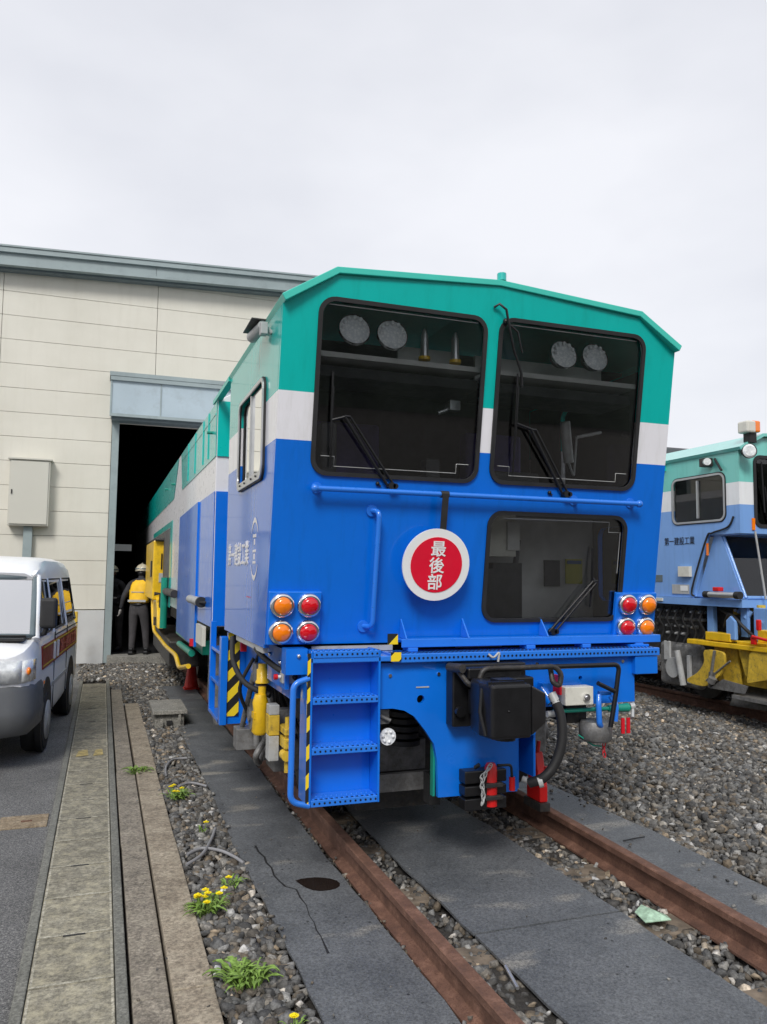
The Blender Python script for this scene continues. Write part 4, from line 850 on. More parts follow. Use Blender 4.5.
# coupler assembly
cp = MB(); cp.box(-0.275, 0.20, 4.14, 4.238, 0.71, 1.065); cpl = cp.build('coupler', 'black', T, bevel=0.01)
g = MB(); g.box(-0.14, 0.16, 3.98, 4.14, 0.74, 1.0); g.box(-0.2, 0.0, 3.95, 4.1, 0.79, 0.93); g.tube([(-0.24, 4.13, 0.80), (-0.24, 4.10, 0.80)], 0.03, 10); g.box(-0.22, 0.12, 4.05, 4.2, 0.985, 1.05); g.build('shank', 'black', cpl, bevel=0.02)
g = MB()
hd = [(-0.235, 3.73), (0.0, 3.73), (0.02, 4.05), (-0.22, 4.03), (-0.255, 3.85)]
g.prism(hd, 'z', 0.715, 1.0); g.build('head', 'black', cpl, bevel=0.018, bseg=3)
g = MB(); g.add([(0.001, 3.735, 0.725), (0.128, 3.80, 0.775), (0.14, 4.05, 0.775), (0.021, 4.05, 0.725), (0.001, 3.735, 0.99), (0.128, 3.80, 0.935), (0.14, 4.05, 0.935), (0.021, 4.05, 0.99)], [(0, 1, 2, 3), (4, 7, 6, 5), (0, 1, 5, 4), (1, 2, 6, 5), (2, 3, 7, 6), (3, 0, 4, 7)]); g.build('guide_wing', 'black', cpl, bevel=0.008)
g = MB(); g.box(-0.16, -0.05, 3.8, 3.9, 1.0, 1.015); g.tube([(-0.1, 3.85, 0.69), (-0.1, 3.85, 0.716)], 0.06, 12); g.tube([(-0.245, 3.79, 0.73), (-0.262, 3.82, 0.85), (-0.245, 3.83, 0.97)], 0.013, 8); g.sphere((-0.14, 3.728, 0.86), 0.007, 6, 4); g.box(-0.24, -0.02, 3.77, 3.79, 0.99, 1.01); g.build('fitting', 'black', cpl)
g = MB(); g.tube(bentpath([(-0.27, 4.10, 1.045), (-0.215, 4.05, 0.955), (-0.16, 4.05, 0.955), (-0.13, 4.05, 1.045), (0.34, 4.05, 1.045), (0.385, 4.05, 1.0), (0.37, 4.05, 0.93), (0.33, 4.06, 0.95), (0.34, 4.1, 1.03)], 0.035, 4), 0.016, 10)
g.tube([(-0.285, 4.17, 1.045), (-0.255, 4.05, 1.05)], 0.026, 10); g.build('uncoupling_lever', 'dark', T)
g = MB(); g.tube(bentpath([(0.38, 4.12, 1.035), (0.84, 4.12, 1.035), (0.81, 4.12, 0.85), (0.77, 4.12, 0.66)], 0.04, 5), [0.013]*9+[0.018]*4+[0.02] if False else 0.015, 10); g.tube([(0.67, 4.1, 0.93), (0.80, 4.12, 0.875)], 0.014, 8); g.build('brake_lever', 'black', T)
g = MB(); g.tube(bentpath([(-0.02, 4.19, 1.11), (-0.01, 4.15, 1.09), (0.03, 4.15, 1.13), (0.02, 4.15, 1.07)], 0.02), 0.007, 6); g.build('hook', 'lsteel', T)
hs = MB(); hs.tube(smoothpath([(0.37, 4.10, 0.84), (0.398, 4.08, 0.74), (0.395, 4.07, 0.60), (0.355, 4.08, 0.48), (0.29, 4.10, 0.40), (0.23, 4.16, 0.36)]), 0.029, 14); h_ = hs.build('air_hose', 'rubber', T)
g = MB(); g.tube([(0.285, 4.105, 0.38), (0.262, 4.115, 0.372)], 0.034, 14); g.tube([(0.225, 4.17, 0.37), (0.20, 4.19, 0.38)], 0.018, 10); g.tube([(0.36, 4.12, 0.88), (0.372, 4.09, 0.825)], 0.026, 12); g.build('clamp', 'lsteel', h_)
g = MB(); g.tube([(0.34, 4.2, 0.90), (0.37, 4.14, 0.82)], 0.03, 10); g.box(0.33, 0.39, 4.17, 4.23, 0.82, 0.93); g.build('hose_valve', 'blue', T)
g = MB(); g.box(0.475, 0.672, 4.15, 4.238, 0.795, 0.905); eb = g.build('junction_box', 'offwhite', T, bevel=0.005)
g = MB(); g.tube([(0.615, 4.149, 0.842), (0.615, 4.13, 0.842)], 0.022, 14); g.tube([(0.615, 4.131, 0.842), (0.615, 4.12, 0.842)], 0.012, 10); g.build('key_switch', 'chrome', eb)
g = MB(); g.box(0.44, 0.455, 4.16, 4.235, 0.86, 0.975); g.build('red_tab', 'red', T)
g = MB(); g.tube([(0.42, 4.21, 0.755), (0.98, 4.21, 0.755)], 0.013, 10); g.tube([(0.82, 4.21, 0.755), (0.965, 4.21, 0.755)], [0.02, 0.028], 12); g.build('brake_pipe', 'green', T)
g = MB(); g.tube([(0.985, 4.21, 0.76), (1.01, 4.20, 0.765)], 0.022, 12); g.tube([(0.995, 4.2, 0.75), (0.97, 4.17, 0.70)], 0.01, 8); g.tube([(0.37, 4.19, 0.745), (0.42, 4.19, 0.745)], 0.02, 10); g.build('pipe_end', 'lsteel', T)
g = MB(); g.tube(bentpath([(0.715, 4.16, 0.85), (0.70, 4.14, 0.80), (0.705, 4.14, 0.68), (0.73, 4.16, 0.66)], 0.03), 0.018, 10); g.tube(bentpath([(0.80, 4.16, 0.84), (0.83, 4.14, 0.79), (0.82, 4.14, 0.69)], 0.03), 0.016, 10); g.tube([(0.715, 4.16, 0.86), (0.80, 4.16, 0.86)], 0.014, 8); g.build('tow_hook', 'hblue', T)
g = MB(); g.tube([(0.745, 4.24, 0.68), (0.745, 4.24, 0.655), (0.745, 4.24, 0.57), (0.745, 4.24, 0.555)], [0.09, 0.102, 0.10, 0.07], 24); g.build('horn_drum', 'steel', T)
g = MB(); g.box(0.58, 0.72, 4.30, 4.6, 0.66, 0.78); g.build('valve_block', 'dark', T)
g = MB(); g.tube([(0.62, 4.24, 0.60), (0.70, 4.2, 0.54), (0.76, 4.2, 0.53)], 0.005, 6); g.build('cord', 'green', T)
for x in (0.915, 0.955): g = MB(); g.box(x-0.011, x+0.011, 4.19, 4.2, 0.60, 0.695); g.build('red_tag', 'red', T)
def chain(name, pts, m, parent, link_=0.030, r=0.003):
    g = MB(); pts = [Vector(p) for p in pts]; L = [0]
    for a, b in zip(pts, pts[1:]): L.append(L[-1]+(b-a).length)
    n = int(L[-1]/link_); 
    for i in range(n):
        s = (i+0.5)*link_
        for j in range(len(pts)-1):
            if L[j] <= s <= L[j+1]:
                c = pts[j]+(pts[j+1]-pts[j])*((s-L[j])/(L[j+1]-L[j])); t = (pts[j+1]-pts[j]).normalized(); break
        sd_ = Vector((1, 0, 0)) if i % 2 == 0 else Vector((0, 1, 0)); sd_ = (sd_-t*sd_.dot(t)).normalized()
        ring = [c+t*link_*0.68*math.cos(a)+sd_*0.010*math.sin(a) for a in np.linspace(0, 2*math.pi, 11)]
        g.tube(ring, r, 6, caps=False)
    return g.build(name, m, parent)
chain('chain', [(-0.03, 4.14, 0.49), (-0.075, 4.12, 0.45), (-0.10, 4.12, 0.38), (-0.09, 4.12, 0.30), (-0.10, 4.12, 0.25)], 'lsteel', T)
chain('chain', [(-0.035, 4.14, 0.48), (-0.10, 4.13, 0.42), (-0.085, 4.12, 0.33), (-0.105, 4.12, 0.26)], 'lsteel', T)
chain('chain', [(0.78, 4.2, 0.555), (0.775, 4.2, 0.50), (0.79, 4.2, 0.44)], 'red', T)
g = MB()
for z0, z1 in ((0.385, 0.455), (0.315, 0.37), (0.235, 0.30)): g.box(-0.19, 0.075, 4.15, 4.238, z0, z1)
g.box(-0.17, 0.05, 4.2, 4.238, 0.24, 0.45); cbk = g.build('drawbar_pocket', 'black', T, bevel=0.006)
g = MB(); g.tube([(-0.02, 4.165, 0.25), (-0.02, 4.165, 0.47), (-0.02, 4.165, 0.49)], [0.036, 0.036, 0.025], 14); g.build('pin', 'grip', cbk)
g = MB()
for z in (0.305, 0.375): g.box(-0.075, 0.035, 4.115, 4.15, z-0.012, z+0.012)
g.build('pin_guard', 'dark', cbk, bevel=0.004)
g = MB(); g.tube(bentpath([(0.02, 4.16, 0.475), (0.105, 4.15, 0.475), (0.11, 4.15, 0.40)], 0.02), 0.008, 8); g.tube([(-0.12, 4.17, 0.47), (-0.10, 4.15, 0.49)], 0.012, 8); lv = g.build('lever', 'black', cbk)
g = MB(); g.tube([(0.11, 4.15, 0.405), (0.11, 4.15, 0.33)], 0.018, 12); g.build('lever_grip', 'grip', T)
# work lamp under the steps
g = MB(); g.tube([(-0.62, 4.32, 0.655), (-0.62, 4.27, 0.655)], [0.035, 0.05], 20); wl2 = g.build('work_lamp', 'dark', T)
g = MB(); g.tube([(-0.62, 4.268, 0.655), (-0.62, 4.262, 0.655)], 0.048, 20)
for k in range(6): g.sphere((-0.62+0.03*math.cos(k), 4.262, 0.655+0.03*math.sin(k)), 0.011, 6, 4)
g.build('lens', 'lens', wl2)
g = MB(); g.box(-0.67, -0.60, 4.3, 4.4, 0.72, 0.80); g.tube([(-0.68, 4.3, 0.78), (-0.60, 4.28, 0.74)], 0.012, 8); g.build('lamp_bracket', 'steel', T)
# underframe, wheels, axle boxes
g = MB(); g.box(-0.95, 0.95, 4.6, 5.9, 0.75, 1.14); g.box(-1.0, 1.0, 5.97, 15, 0.80, 1.10); g.box(-0.6, 0.6, 4.9, 14, 0.35, 0.8); g.box(-0.58, -0.05, 4.95, 5.1, 0.05, 0.45); g.build('underframe', 'dark', T)
g = MB(); g.box(-0.58, -0.12, 4.78, 4.82, 0.20, 0.31); g.box(-0.60, -0.14, 4.86, 4.9, 0.31, 0.50); g.build('cross_beam', 'steel', T)
g = MB()
for k in range(5): g.tube([(-0.33, 4.75, 0.50+0.045*k), (-0.33, 4.75, 0.53+0.045*k)], 0.10-0.01*(k % 2), 20)
g.build('air_bellows', 'rubber', T)
g = MB(); g.box(-0.26, -0.19, 4.5, 4.6, 0.18, 0.36); g.build('buffer_block', 'rubber', T)
for y in (5.45, 7.25, 12.2, 14.0):
    for sx in (-1, 1):
        g = MB(); xw = 0.745*sx; c0 = Vector((xw-0.0635*sx*-1, y, 0.36)); g.tube([(xw+0.06*sx, y, 0.365), (xw-0.03*sx, y, 0.365)], 0.36, 40); g.tube([(xw-0.03*sx, y, 0.365), (xw-0.06*sx, y, 0.365)], 0.39, 40); g.tube([(xw+0.06*sx, y, 0.365), (xw+0.11*sx, y, 0.365)], 0.09, 20); g.build('wheel', 'dark', T)
        g = MB(); g.box(*(sorted((sx*0.87, sx*1.05))), y-0.13, y+0.13, 0.24, 0.50); g.tube([(1.05*sx, y, 0.38), (1.10*sx, y, 0.38)], 0.085, 16); g.box(*(sorted((sx*0.87, sx*1.02))), y-0.2, y+0.2, 0.50, 0.58); g.build('axle_box', 'steel', T, bevel=0.01)
g = MB(); g.box(-1.18, -1.02, 4.92, 5.02, 0.55, 0.72); g.tube([(-1.1, 5.05, 0.45), (-1.1, 5.3, 0.75)], 0.04, 10); g.tube(smoothpath([(-1.12, 5.2, 0.5), (-1.2, 5.15, 0.4), (-1.15, 5.3, 0.32), (-1.1, 5.45, 0.4)]), 0.022, 8); g.box(-1.27, -1.13, 5.5, 5.66, 0.36, 0.50); g.tube([(-1.20, 5.4, 0.62), (-1.15, 5.4, 0.62)], 0.10, 18); g.tube([(-1.215, 5.4, 0.62), (-1.19, 5.4, 0.62)], 0.05, 14); g.tube([(-1.22, 5.6, 0.5), (-1.2, 5.3, 0.9)], 0.02, 8); g.tube([(-1.19, 5.2, 0.45), (-1.19, 5.2, 0.95)], 0.022, 10); g.box(-1.22, -1.16, 5.15, 5.25, 0.86, 0.98); g.build('suspension_link', 'steel', T, bevel=0.004)
g = MB()
for x, y, z in ((-1.0, 4.9, 0.9), (-0.95, 5.2, 0.8), (-1.08, 5.4, 0.95), (-1.2, 5.32, 0.8)): g.tube(smoothpath([(x, y, z+0.2), (x-0.08, y+0.05, z), (x, y+0.15, z-0.2), (x+0.05, y+0.1, z-0.35)]), 0.013, 8)
g.build('hose', 'rubber', T)
# yellow machinery behind the steps
g = MB(); cx_, cy_ = -1.20, 5.0
g.tube([(cx_, cy_, 1.0), (cx_, cy_, 0.97), (cx_, cy_, 0.965), (cx_, cy_, 0.90), (cx_, cy_, 0.89), (cx_, cy_, 0.88)], [0.028, 0.028, 0.038, 0.038, 0.045, 0.045], 16)
g.tube([(cx_, cy_, 0.86), (cx_, cy_, 0.81)], 0.025, 12); g.tube([(cx_-0.01, cy_, 0.81), (cx_-0.01, cy_, 0.76), (cx_-0.01, cy_, 0.70), (cx_-0.01, cy_, 0.58), (cx_-0.01, cy_, 0.56)], [0.035, 0.05, 0.042, 0.052, 0.035], 18)
g.box(cx_-0.055, cx_+0.03, cy_-0.03, cy_+0.05, 0.66, 0.70); g.build('hydraulic_cylinder', 'yellow', T)
g = MB(); g.box(-1.205, -1.14, 4.74, 4.84, 0.60, 0.72); g.box(-1.135, -1.09, 4.62, 4.8, 0.62, 0.66); g.box(-1.135, -1.09, 4.62, 4.8, 0.54, 0.60); g.tube([(-1.11, 4.66, 0.40), (-1.11, 4.66, 0.72)], 0.016, 10); g.tube([(-1.12, 4.7, 0.50), (-1.12, 4.62, 0.50)], 0.03, 12); g.build('rail_clamp', 'yellow2', T, bevel=0.005)
for za_, zb_ in ((0.722, 0.78), (0.45, 0.597)):
    g = MB(); g.box(-1.203, -1.142, 4.74, 4.84, za_, zb_); g.build('clamp_jaw', 'lsteel', T, bevel=0.004)
g = MB(); g.box(-1.20, -1.125, 4.42, 4.50, 0.95, 1.02); jb = g.build('sensor_box', 'lsteel', T, bevel=0.006)
g = MB(); g.tube([(-1.202, 4.46, 0.985), (-1.22, 4.46, 0.985)], 0.010, 8); g.tube([(-1.22, 4.46, 0.985), (-1.24, 4.46, 0.985)], 0.016, 8, 1); g.build('plug', ['white', 'red'], jb)
g = MB(); g.tube(smoothpath([(-1.08, 4.38, 0.94), (-1.09, 4.38, 0.88), (-1.06, 4.4, 0.82), (-1.05, 4.45, 0.7), (-1.04, 4.4, 0.6)]), 0.012, 8); g.build('cable', 'lsteel', T)
g = MB(); g.box(-1.05, -0.99, 4.44, 4.5, 0.68, 0.86); g.build('valve', 'red', T, bevel=0.01)
g = MB(); g.tube(smoothpath([(-1.29, 4.75, 1.12), (-1.27, 4.62, 1.08), (-1.20, 4.5, 1.02), (-1.12, 4.42, 0.98)]), 0.017, 10); g.tube(smoothpath([(-1.31, 5.55, 1.12), (-1.33, 5.35, 0.98), (-1.28, 5.15, 0.86), (-1.15, 5.0, 0.8)]), 0.018, 10); g.build('brake_hose', 'rubber', T)
g = MB(); g.box(-1.30, -1.27, 4.5, 5.45, 1.115, 1.147); g.build('sill_strip', 'lsteel', T)
g = MB(); g.box(-1.19, -1.165, 4.40, 4.9, 0.92, 1.14); g.box(-1.22, -1.10, 4.25, 4.36, 1.02, 1.16); g.build('bracket_plate', 'blue', T)
g = MB()
for p_ in ((-1.196, 4.5, 1.06), (-1.196, 4.8, 1.08)): g.sphere(p_, 0.014, 8, 5)
g.sphere((-1.15, 4.245, 1.12), 0.012, 8, 5); g.build('bolt', 'chrome', T)
g = MB(); g.box(-1.24, -1.20, 5.6, 5.63, 1.02, 1.10); g.build('red_marker', 'red', T)
# ladder in the gap between the two bodies
lad = MB()
lad.box(-1.335, -1.285, 5.90, 6.0, 0.46, 1.10); lad.box(-1.284, -1.12, 5.93, 5.96, 0.46, 1.13); lad.box(-1.13, -1.09, 5.80, 5.96, 0.40, 1.13); lad.box(-1.335, -1.29, 6.5, 6.56, 0.46, 1.18); lad.box(-1.335, -1.1, 5.96, 6.5, 0.46, 0.49)
for z in (0.72, 0.96): lad.box(-1.33, -1.15, 5.96, 6.5, z, z+0.025)
lo = lad.build('side_steps', 'blue', T, bevel=0.003)
g = MB(); g.box(-1.283, -1.195, 5.918, 5.926, 0.52, 1.13); g.build('hazard_board', 'hazard', lo)
# second body
g = MB(); sec = [(-HW, 1.12), (HW, 1.12), (HW, 3.04), (1.0, 3.22), (-1.0, 3.22), (-HW, 3.04)]; g.prism(sec, 'y', 6.71, 26); g.build('rear_body', 'white', T, bevel=0.006)
g = MB(); g.box(-1.30, 1.30, 6.695, 6.708, 1.13, 2.26); g.build('body_end', 'blue', T)
g = MB(); g.box(-1.30, 1.30, 6.695, 6.708, 2.56, 3.035); g.build('body_end', 'teal', T)
def side(name, poly, m, x=-HW-0.003, d=0.004):
    g = MB(); g.prism(poly, 'x', x, x-d); return g.build(name, m, T)
side('blue_panel', [(6.705, 1.12), (6.705, 2.26), (7.78, 2.26), (7.78, 1.12)], 'blue')
g = MB(); g.add([(-1.328, 7.8, 0.86), (-1.328, 7.8, 2.26), (-1.312, 9.9, 2.245), (-1.312, 9.93, 0.86), (-1.305, 7.8, 0.86), (-1.305, 7.8, 2.26), (-1.305, 9.9, 2.245), (-1.305, 9.93, 0.86)], [(0, 1, 2, 3), (4, 7, 6, 5), (0, 4, 5, 1), (3, 2, 6, 7), (0, 3, 7, 4), (1, 5, 6, 2)]); g.build('tilted_blue_panel', 'blue', T)  # flat blue panel, tilted so that it mirrors the dark shed doorway
side('teal_panel', [(6.705, 2.56), (6.705, 3.03), (9.95, 3.03), (9.72, 2.57)], 'teal')
side('teal_panel', [(10.3, 3.03), (10.9, 2.56), (15, 2.56), (22, 2.56), (22, 3.03)], 'teal')
side('teal_frame', [(11.0, 2.28), (15.2, 2.28), (15.2, 2.20), (11.3, 2.20), (11.3, 1.1), (11.0, 1.1)], 'teal')
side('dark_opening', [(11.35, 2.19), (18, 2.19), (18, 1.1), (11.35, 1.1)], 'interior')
g = MB(); g.box(-1.318, -1.306, 6.75, 9.8, 2.925, 2.935); 
for y in (7.2, 7.6, 8.3, 9.0): g.box(-1.322, -1.308, y, y+0.03, 2.60, 3.02)
g.build('door_trim', 'teal', T)
g = MB()
for y, z in ((6.95, 2.80), (10.8, 2.75), (12.0, 2.8)): g.tube([(-1.31, y, z), (-1.36, y, z)], 0.014, 8)
g.build('catch', 'green', T)
g = MB(); g.tube([(-1.345, 7.2, 1.31), (-1.345, 8.1, 1.31)], 0.04, 14); hy = g.build('side_cylinder', 'lsteel', T)
g = MB(); g.tube([(-1.345, 7.12, 1.31), (-1.345, 7.2, 1.31)], 0.048, 14); g.tube([(-1.31, 7.05, 1.31), (-1.36, 7.12, 1.31)], 0.012, 8); g.build('gland', 'rubber', hy)
g = MB(); g.tube([(-1.345, 9.9, 1.31), (-1.345, 11.3, 1.31)], 0.05, 14); g.build('side_cylinder', 'dark', T)
g = MB(); g.box(-1.34, -1.309, 7.05, 7.55, 0.93, 1.10); g.build('battery_cover', 'offwhite', T)
g = MB(); g.box(-1.22, -1.0, 8.0, 11.0, 0.76, 0.9); g.tube([(-1.28, 8.4, 0.74), (-1.28, 9.8, 0.72)], 0.035, 12); g.build('air_tank', 'green', T)
g = MB(); g.tube([(-1.33, 7.9, 0.93), (-1.33, 7.9, 0.86)], 0.03, 10); g.build('valve', 'red', T)
g = MB(); g.tube([(-1.14, 7.4, 0.98), (-1.16, 7.4, 0.45), (-1.12, 7.4, 0.2)], [0.085, 0.08, 0.05], 16); g.build('sand_pipe', 'steel', T)
# yellow frame amidships
g = MB(); g.box(-1.46, -1.29, 12.5, 14.6, 1.15, 2.06); g.prism([(13.6, 1.2), (12.5, 1.2), (12.15, 0.95), (12.0, 0.75), (12.6, 0.75), (13.6, 0.85)], 'x', -1.40, -1.30); yf = g.build('lifting_frame', 'yellow', T, bevel=0.02)
g = MB(); g.tube(bentpath([(-1.38, 13.6, 1.9), (-1.40, 13.4, 1.1), (-1.39, 13.0, 0.66), (-1.36, 10.8, 0.60), (-1.33, 9.6, 0.60), (-1.33, 9.2, 0.50), (-1.32, 8.3, 0.62)], 0.3), 0.026, 10); g.build('guard_rail', 'yellow', yf)
g = MB(); g.box(-1.345, -1.325, 12.488, 12.498, 1.62, 1.86); g.box(-1.475, -1.462, 12.7, 12.95, 1.5, 1.75); g.box(-1.30, -1.2, 12.2, 12.6, 0.9, 1.15); g.build('control_box', 'black', yf)
g = MB(); g.box(-1.37, -1.30, 12.49, 12.497, 1.42, 1.56); g.build('notice', 'lsteel', yf)
g = MB(); g.tube([(-1.44, 12.45, 2.07), (-1.30, 12.45, 2.07)], 0.03, 8); g.tube([(-1.44, 12.3, 1.25), (-1.34, 12.3, 1.25), (-1.34, 12.3, 0.95)], 0.03, 8); g.box(-1.43, -1.33, 12.3, 12.48, 0.78, 0.9); g.build('linkage', 'dark', yf)
g = MB(); g.tube([(-1.36, 11.4, 0.8), (-1.36, 11.4, 1.5)], 0.05, 10); g.build('hydraulic_cylinder', 'green', T)
g = MB(); g.box(-1.3, -0.9, 11.0, 14.5, 0.3, 0.65); g.build('lining_unit', 'dark', T, bevel=0.02)

# cone and chock
cn = thing('traffic_cone', (-0.90, 11.9, -0.12), 'small red traffic cone standing beside the left rail under the machine', 'cone')
g = MB(); g.tube([(-0.90, 11.9, -0.09), (-0.90, 11.9, 0.33)], [0.10, 0.04], 20); g.build('body', 'cone', cn)
g = MB(); g.box(-1.01, -0.79, 11.79, 12.01, -0.12, -0.095); g.build('base', 'cone', cn, bevel=0.01)
ck = thing('wheel_chock', (0.66, 4.62, 0.0), 'red steel wheel chock clamped on the right rail behind the black hose', 'chock')
g = MB(); g.prism([(4.72, 0.06), (4.90, 0.06), (4.90, 0.12), (4.84, 0.38), (4.78, 0.38), (4.72, 0.16)], 'x', 0.635, 0.695); g.build('wedge', 'grip', ck, bevel=0.008)
g = MB(); g.box(0.625, 0.70, 4.70, 4.92, 0.006, 0.058); g.build('shoe', 'dark', ck)
g = MB(); g.tube([(0.695, 4.76, 0.26), (0.725, 4.76, 0.26)], 0.028, 14); g.tube([(0.665, 4.80, 0.38), (0.675, 4.80, 0.45)], 0.014, 8); g.build('screw', 'grip', ck)

# ------------------------------------------------------------------ pale blue machine on the second track
U = thing('track_machine', (6.1, 7.22, 0), 'pale blue and teal track machine with a yellow plough on the second track at right', 'rail vehicle')
XS = 4.78; YF = 7.22
W5 = (7.42, 8.32, 2.27, 2.83)
panel('side_wall', [(YF+0.002, 2.10), (7.70, 2.10), (8.0, 1.33), (16, 1.33), (16, 3.10), (YF+0.002, 3.10)], [rrect(*W5, 0.09)], lambda u, v, d: Vector((XS+d, u, v)), 0.03, 'livery2', U)
panel('side_wall', [(YF+0.002, 1.33), (16, 1.33), (16, 3.10), (YF+0.002, 3.10)], [rrect(7.4, 8.9, 2.2, 2.95, 0.09)], lambda u, v, d: Vector((7.42-d, u, v)), 0.03, 'livery2', U)  # unseen opening added on the far side to brighten this cab
WF = (5.02, 5.98, 2.20, 3.0); WG = (6.22, 7.18, 2.20, 3.0)
panel('front_wall', [(XS, 2.10), (7.42, 2.10), (7.42, 3.10), (7.1, 3.25), (6.1, 3.30), (5.1, 3.25), (XS, 3.10)], [rrect(*WF, 0.08), rrect(*WG, 0.08)], lambda u, v, d: Vector((u, YF-0.03+d, v)), 0.03, 'livery2', U)
for w_ in (WF, WG):
    f = panel('windscreen', rrect(w_[0]-0.03, w_[1]+0.03, w_[2]-0.03, w_[3]+0.03, 0.1), [rrect(w_[0]+0.01, w_[1]-0.01, w_[2]+0.01, w_[3]-0.01, 0.07)], lambda u, v, d: Vector((u, YF-0.031-d, v)), 0.012, 'rubber', U)
    panel('glass', rrect(*w_, 0.08), [], lambda u, v, d: Vector((u, YF-0.02+d, v)), 0.004, 'glass_dark', f)
    g = MB(); g.tube([(w_[0]+0.1, YF-0.06, 2.35), (w_[0]+0.07, YF-0.06, 2.95)], 0.01, 6); g.tube([(w_[0]+0.2, YF-0.05, 2.2), (w_[0]+0.1, YF-0.07, 2.65)], 0.012, 6); g.build('wiper', 'black', f)
g = MB(); g.box(XS+0.031, 7.38, YF, 7.72, 2.085, 2.11); g.box(4.85, 7.36, 7.9, 15.9, 1.33, 1.36); g.build('floor', 'livery2', U)
g = MB(); tp = [(XS-0.04, 3.105), (5.1, 3.285), (6.1, 3.335), (7.1, 3.285), (7.46, 3.105)]; g.prism(tp+[(6.1+(x-6.1)*0.985, z-0.035) for x, z in tp[::-1]], 'y', YF-0.09, 16); g.build('roof', 'livery2', U)
g = MB(); g.box(4.85, 7.36, 9.2, 9.25, 1.37, 3.0); g.build('rear_wall', 'interior_grey', U)
g = MB(); g.box(5.1, 5.5, 7.9, 8.4, 2.12, 2.75); g.box(5.8, 6.2, 7.9, 8.4, 2.12, 2.75); g.box(4.9, 7.3, 7.3, 7.6, 2.12, 2.35); g.build('seat', 'interior', U, bevel=0.04)
f = panel('side_window', rrect(W5[0]-0.012, W5[1]+0.012, W5[2]-0.012, W5[3]+0.012, 0.095), [rrect(W5[0]+0.012, W5[1]-0.012, W5[2]+0.012, W5[3]-0.012, 0.075)], lambda u, v, d: Vector((XS-0.001-d, u, v)), 0.014, 'alu', U)
panel('seal', rrect(W5[0]-0.024, W5[1]+0.024, W5[2]-0.024, W5[3]+0.024, 0.105), [rrect(W5[0]-0.013, W5[1]+0.013, W5[2]-0.013, W5[3]+0.013, 0.095)], lambda u, v, d: Vector((XS-0.001-d, u, v)), 0.008, 'rubber', f)
panel('glass', rrect(*W5, 0.08), [], lambda u, v, d: Vector((XS+0.012+d, u, v)), 0.004, 'glass_dark', f)
g = MB(); g.box(XS-0.014, XS+0.01, 7.86, 7.885, W5[2]+0.045, W5[3]-0.045); g.build('mullion', 'alu', f)
# inset lower nose with its own raked window
g = MB(); g.add([(4.83, 7.66, 2.095), (4.83, 7.97, 1.345), (4.83, 7.22, 1.345), (4.83, 7.55, 2.095), (4.86, 7.66, 2.095), (4.86, 7.97, 1.345), (4.86, 7.22, 1.345), (4.86, 7.55, 2.095)], [(0, 1, 2, 3), (4, 7, 6, 5), (0, 4, 5, 1), (3, 2, 6, 7), (0, 3, 7, 4), (1, 5, 6, 2)])
g.box(4.80, 4.93, 7.97, 8.02, 1.345, 2.1); g.build('nose_side', 'livery2', U)
g = MB(); a = [(4.865, 7.215, 1.36), (7.35, 7.215, 1.36), (7.35, 7.545, 2.09), (4.865, 7.545, 2.09)]; g.add(a+[(x, y+0.006, z) for x, y, z in a], [(0, 1, 2, 3), (4, 7, 6, 5), (0, 4, 5, 1), (3, 2, 6, 7), (0, 3, 7, 4), (1, 5, 6, 2)]); g.build('nose_window', 'glass_dark', U)
g = MB(); g.tube([(4.86, 7.21, 1.35), (4.86, 7.54, 2.09)], 0.018, 6); g.tube([(4.86, 7.2, 1.35), (7.36, 7.2, 1.35)], 0.025, 6); g.build('nose_frame', 'livery2', U)
g = MB(); g.box(5.3, 5.7, 7.9, 8.3, 1.4, 1.9); g.box(4.95, 5.15, 7.7, 8.0, 1.4, 1.6); g.box(6.0, 6.8, 7.6, 8.0, 1.37, 1.7); g.build('control_desk', 'interior_grey', U, bevel=0.02)
g = MB(); g.box(4.74, 7.46, 7.15, 9.5, 1.24, 1.328); g.box(4.84, 4.90, 7.72, 7.82, 0.85, 1.24); g.box(4.86, 4.92, 9.4, 16, 0.9, 1.33); g.box(4.86, 4.90, 7.2, 7.3, 0.9, 1.24); g.box(5.3, 5.36, 7.1, 7.2, 0.85, 1.24); g.build('platform', 'livery2', U)
me = text_mesh('第一建設工業', 0.11, lambda x, y, z: Vector((XS-0.003-z, 8.22-x, 2.045+y)), 0.004, width=0.56); link('company_lettering', me, 'black', U)
for nm, mt, (y0, y1, z0, z1, d) in (('junction_box', 'offwhite', (8.00, 8.20, 1.59, 1.72, 0.05)), ('data_plate', 'lsteel', (8.05, 8.36, 1.37, 1.49, 0.012)), ('data_plate', 'signwhite', (8.07, 8.2, 1.41, 1.475, 0.016)), ('grille', 'trimdark', (8.55, 8.72, 1.52, 1.61, 0.006)), ('step_plate', 'offwhite', (8.5, 8.8, 1.27, 1.31, 0.06)), ('reflector', 'orange_lens', (7.70, 7.74, 1.85, 2.0, 0.006))):
    g = MB(); g.box(XS-d, XS-0.001, y0, y1, z0, z1); g.build(nm, mt, U, bevel=0.002)
g = MB(); g.box(4.95, 4.99, YF-0.045, YF-0.032, 2.14, 2.28); g.build('reflector', 'orange_lens', U)
g = MB(); g.tube([(4.93, 7.12, 2.12), (5.02, 7.08, 1.34)], 0.012, 8); g.build('hand_rod', 'lsteel', U)
g = MB(); g.tube(smoothpath([(4.77, 7.28, 2.30), (4.76, 7.36, 2.18), (4.76, 7.62, 2.12), (4.76, 7.72, 2.05), (4.76, 7.98, 1.45), (4.76, 7.95, 1.35)]), 0.012, 8); g.tube([(4.76, 7.55, 3.02), (4.74, 7.42, 2.86)], 0.015, 8); g.build('cable', 'rubber', U)
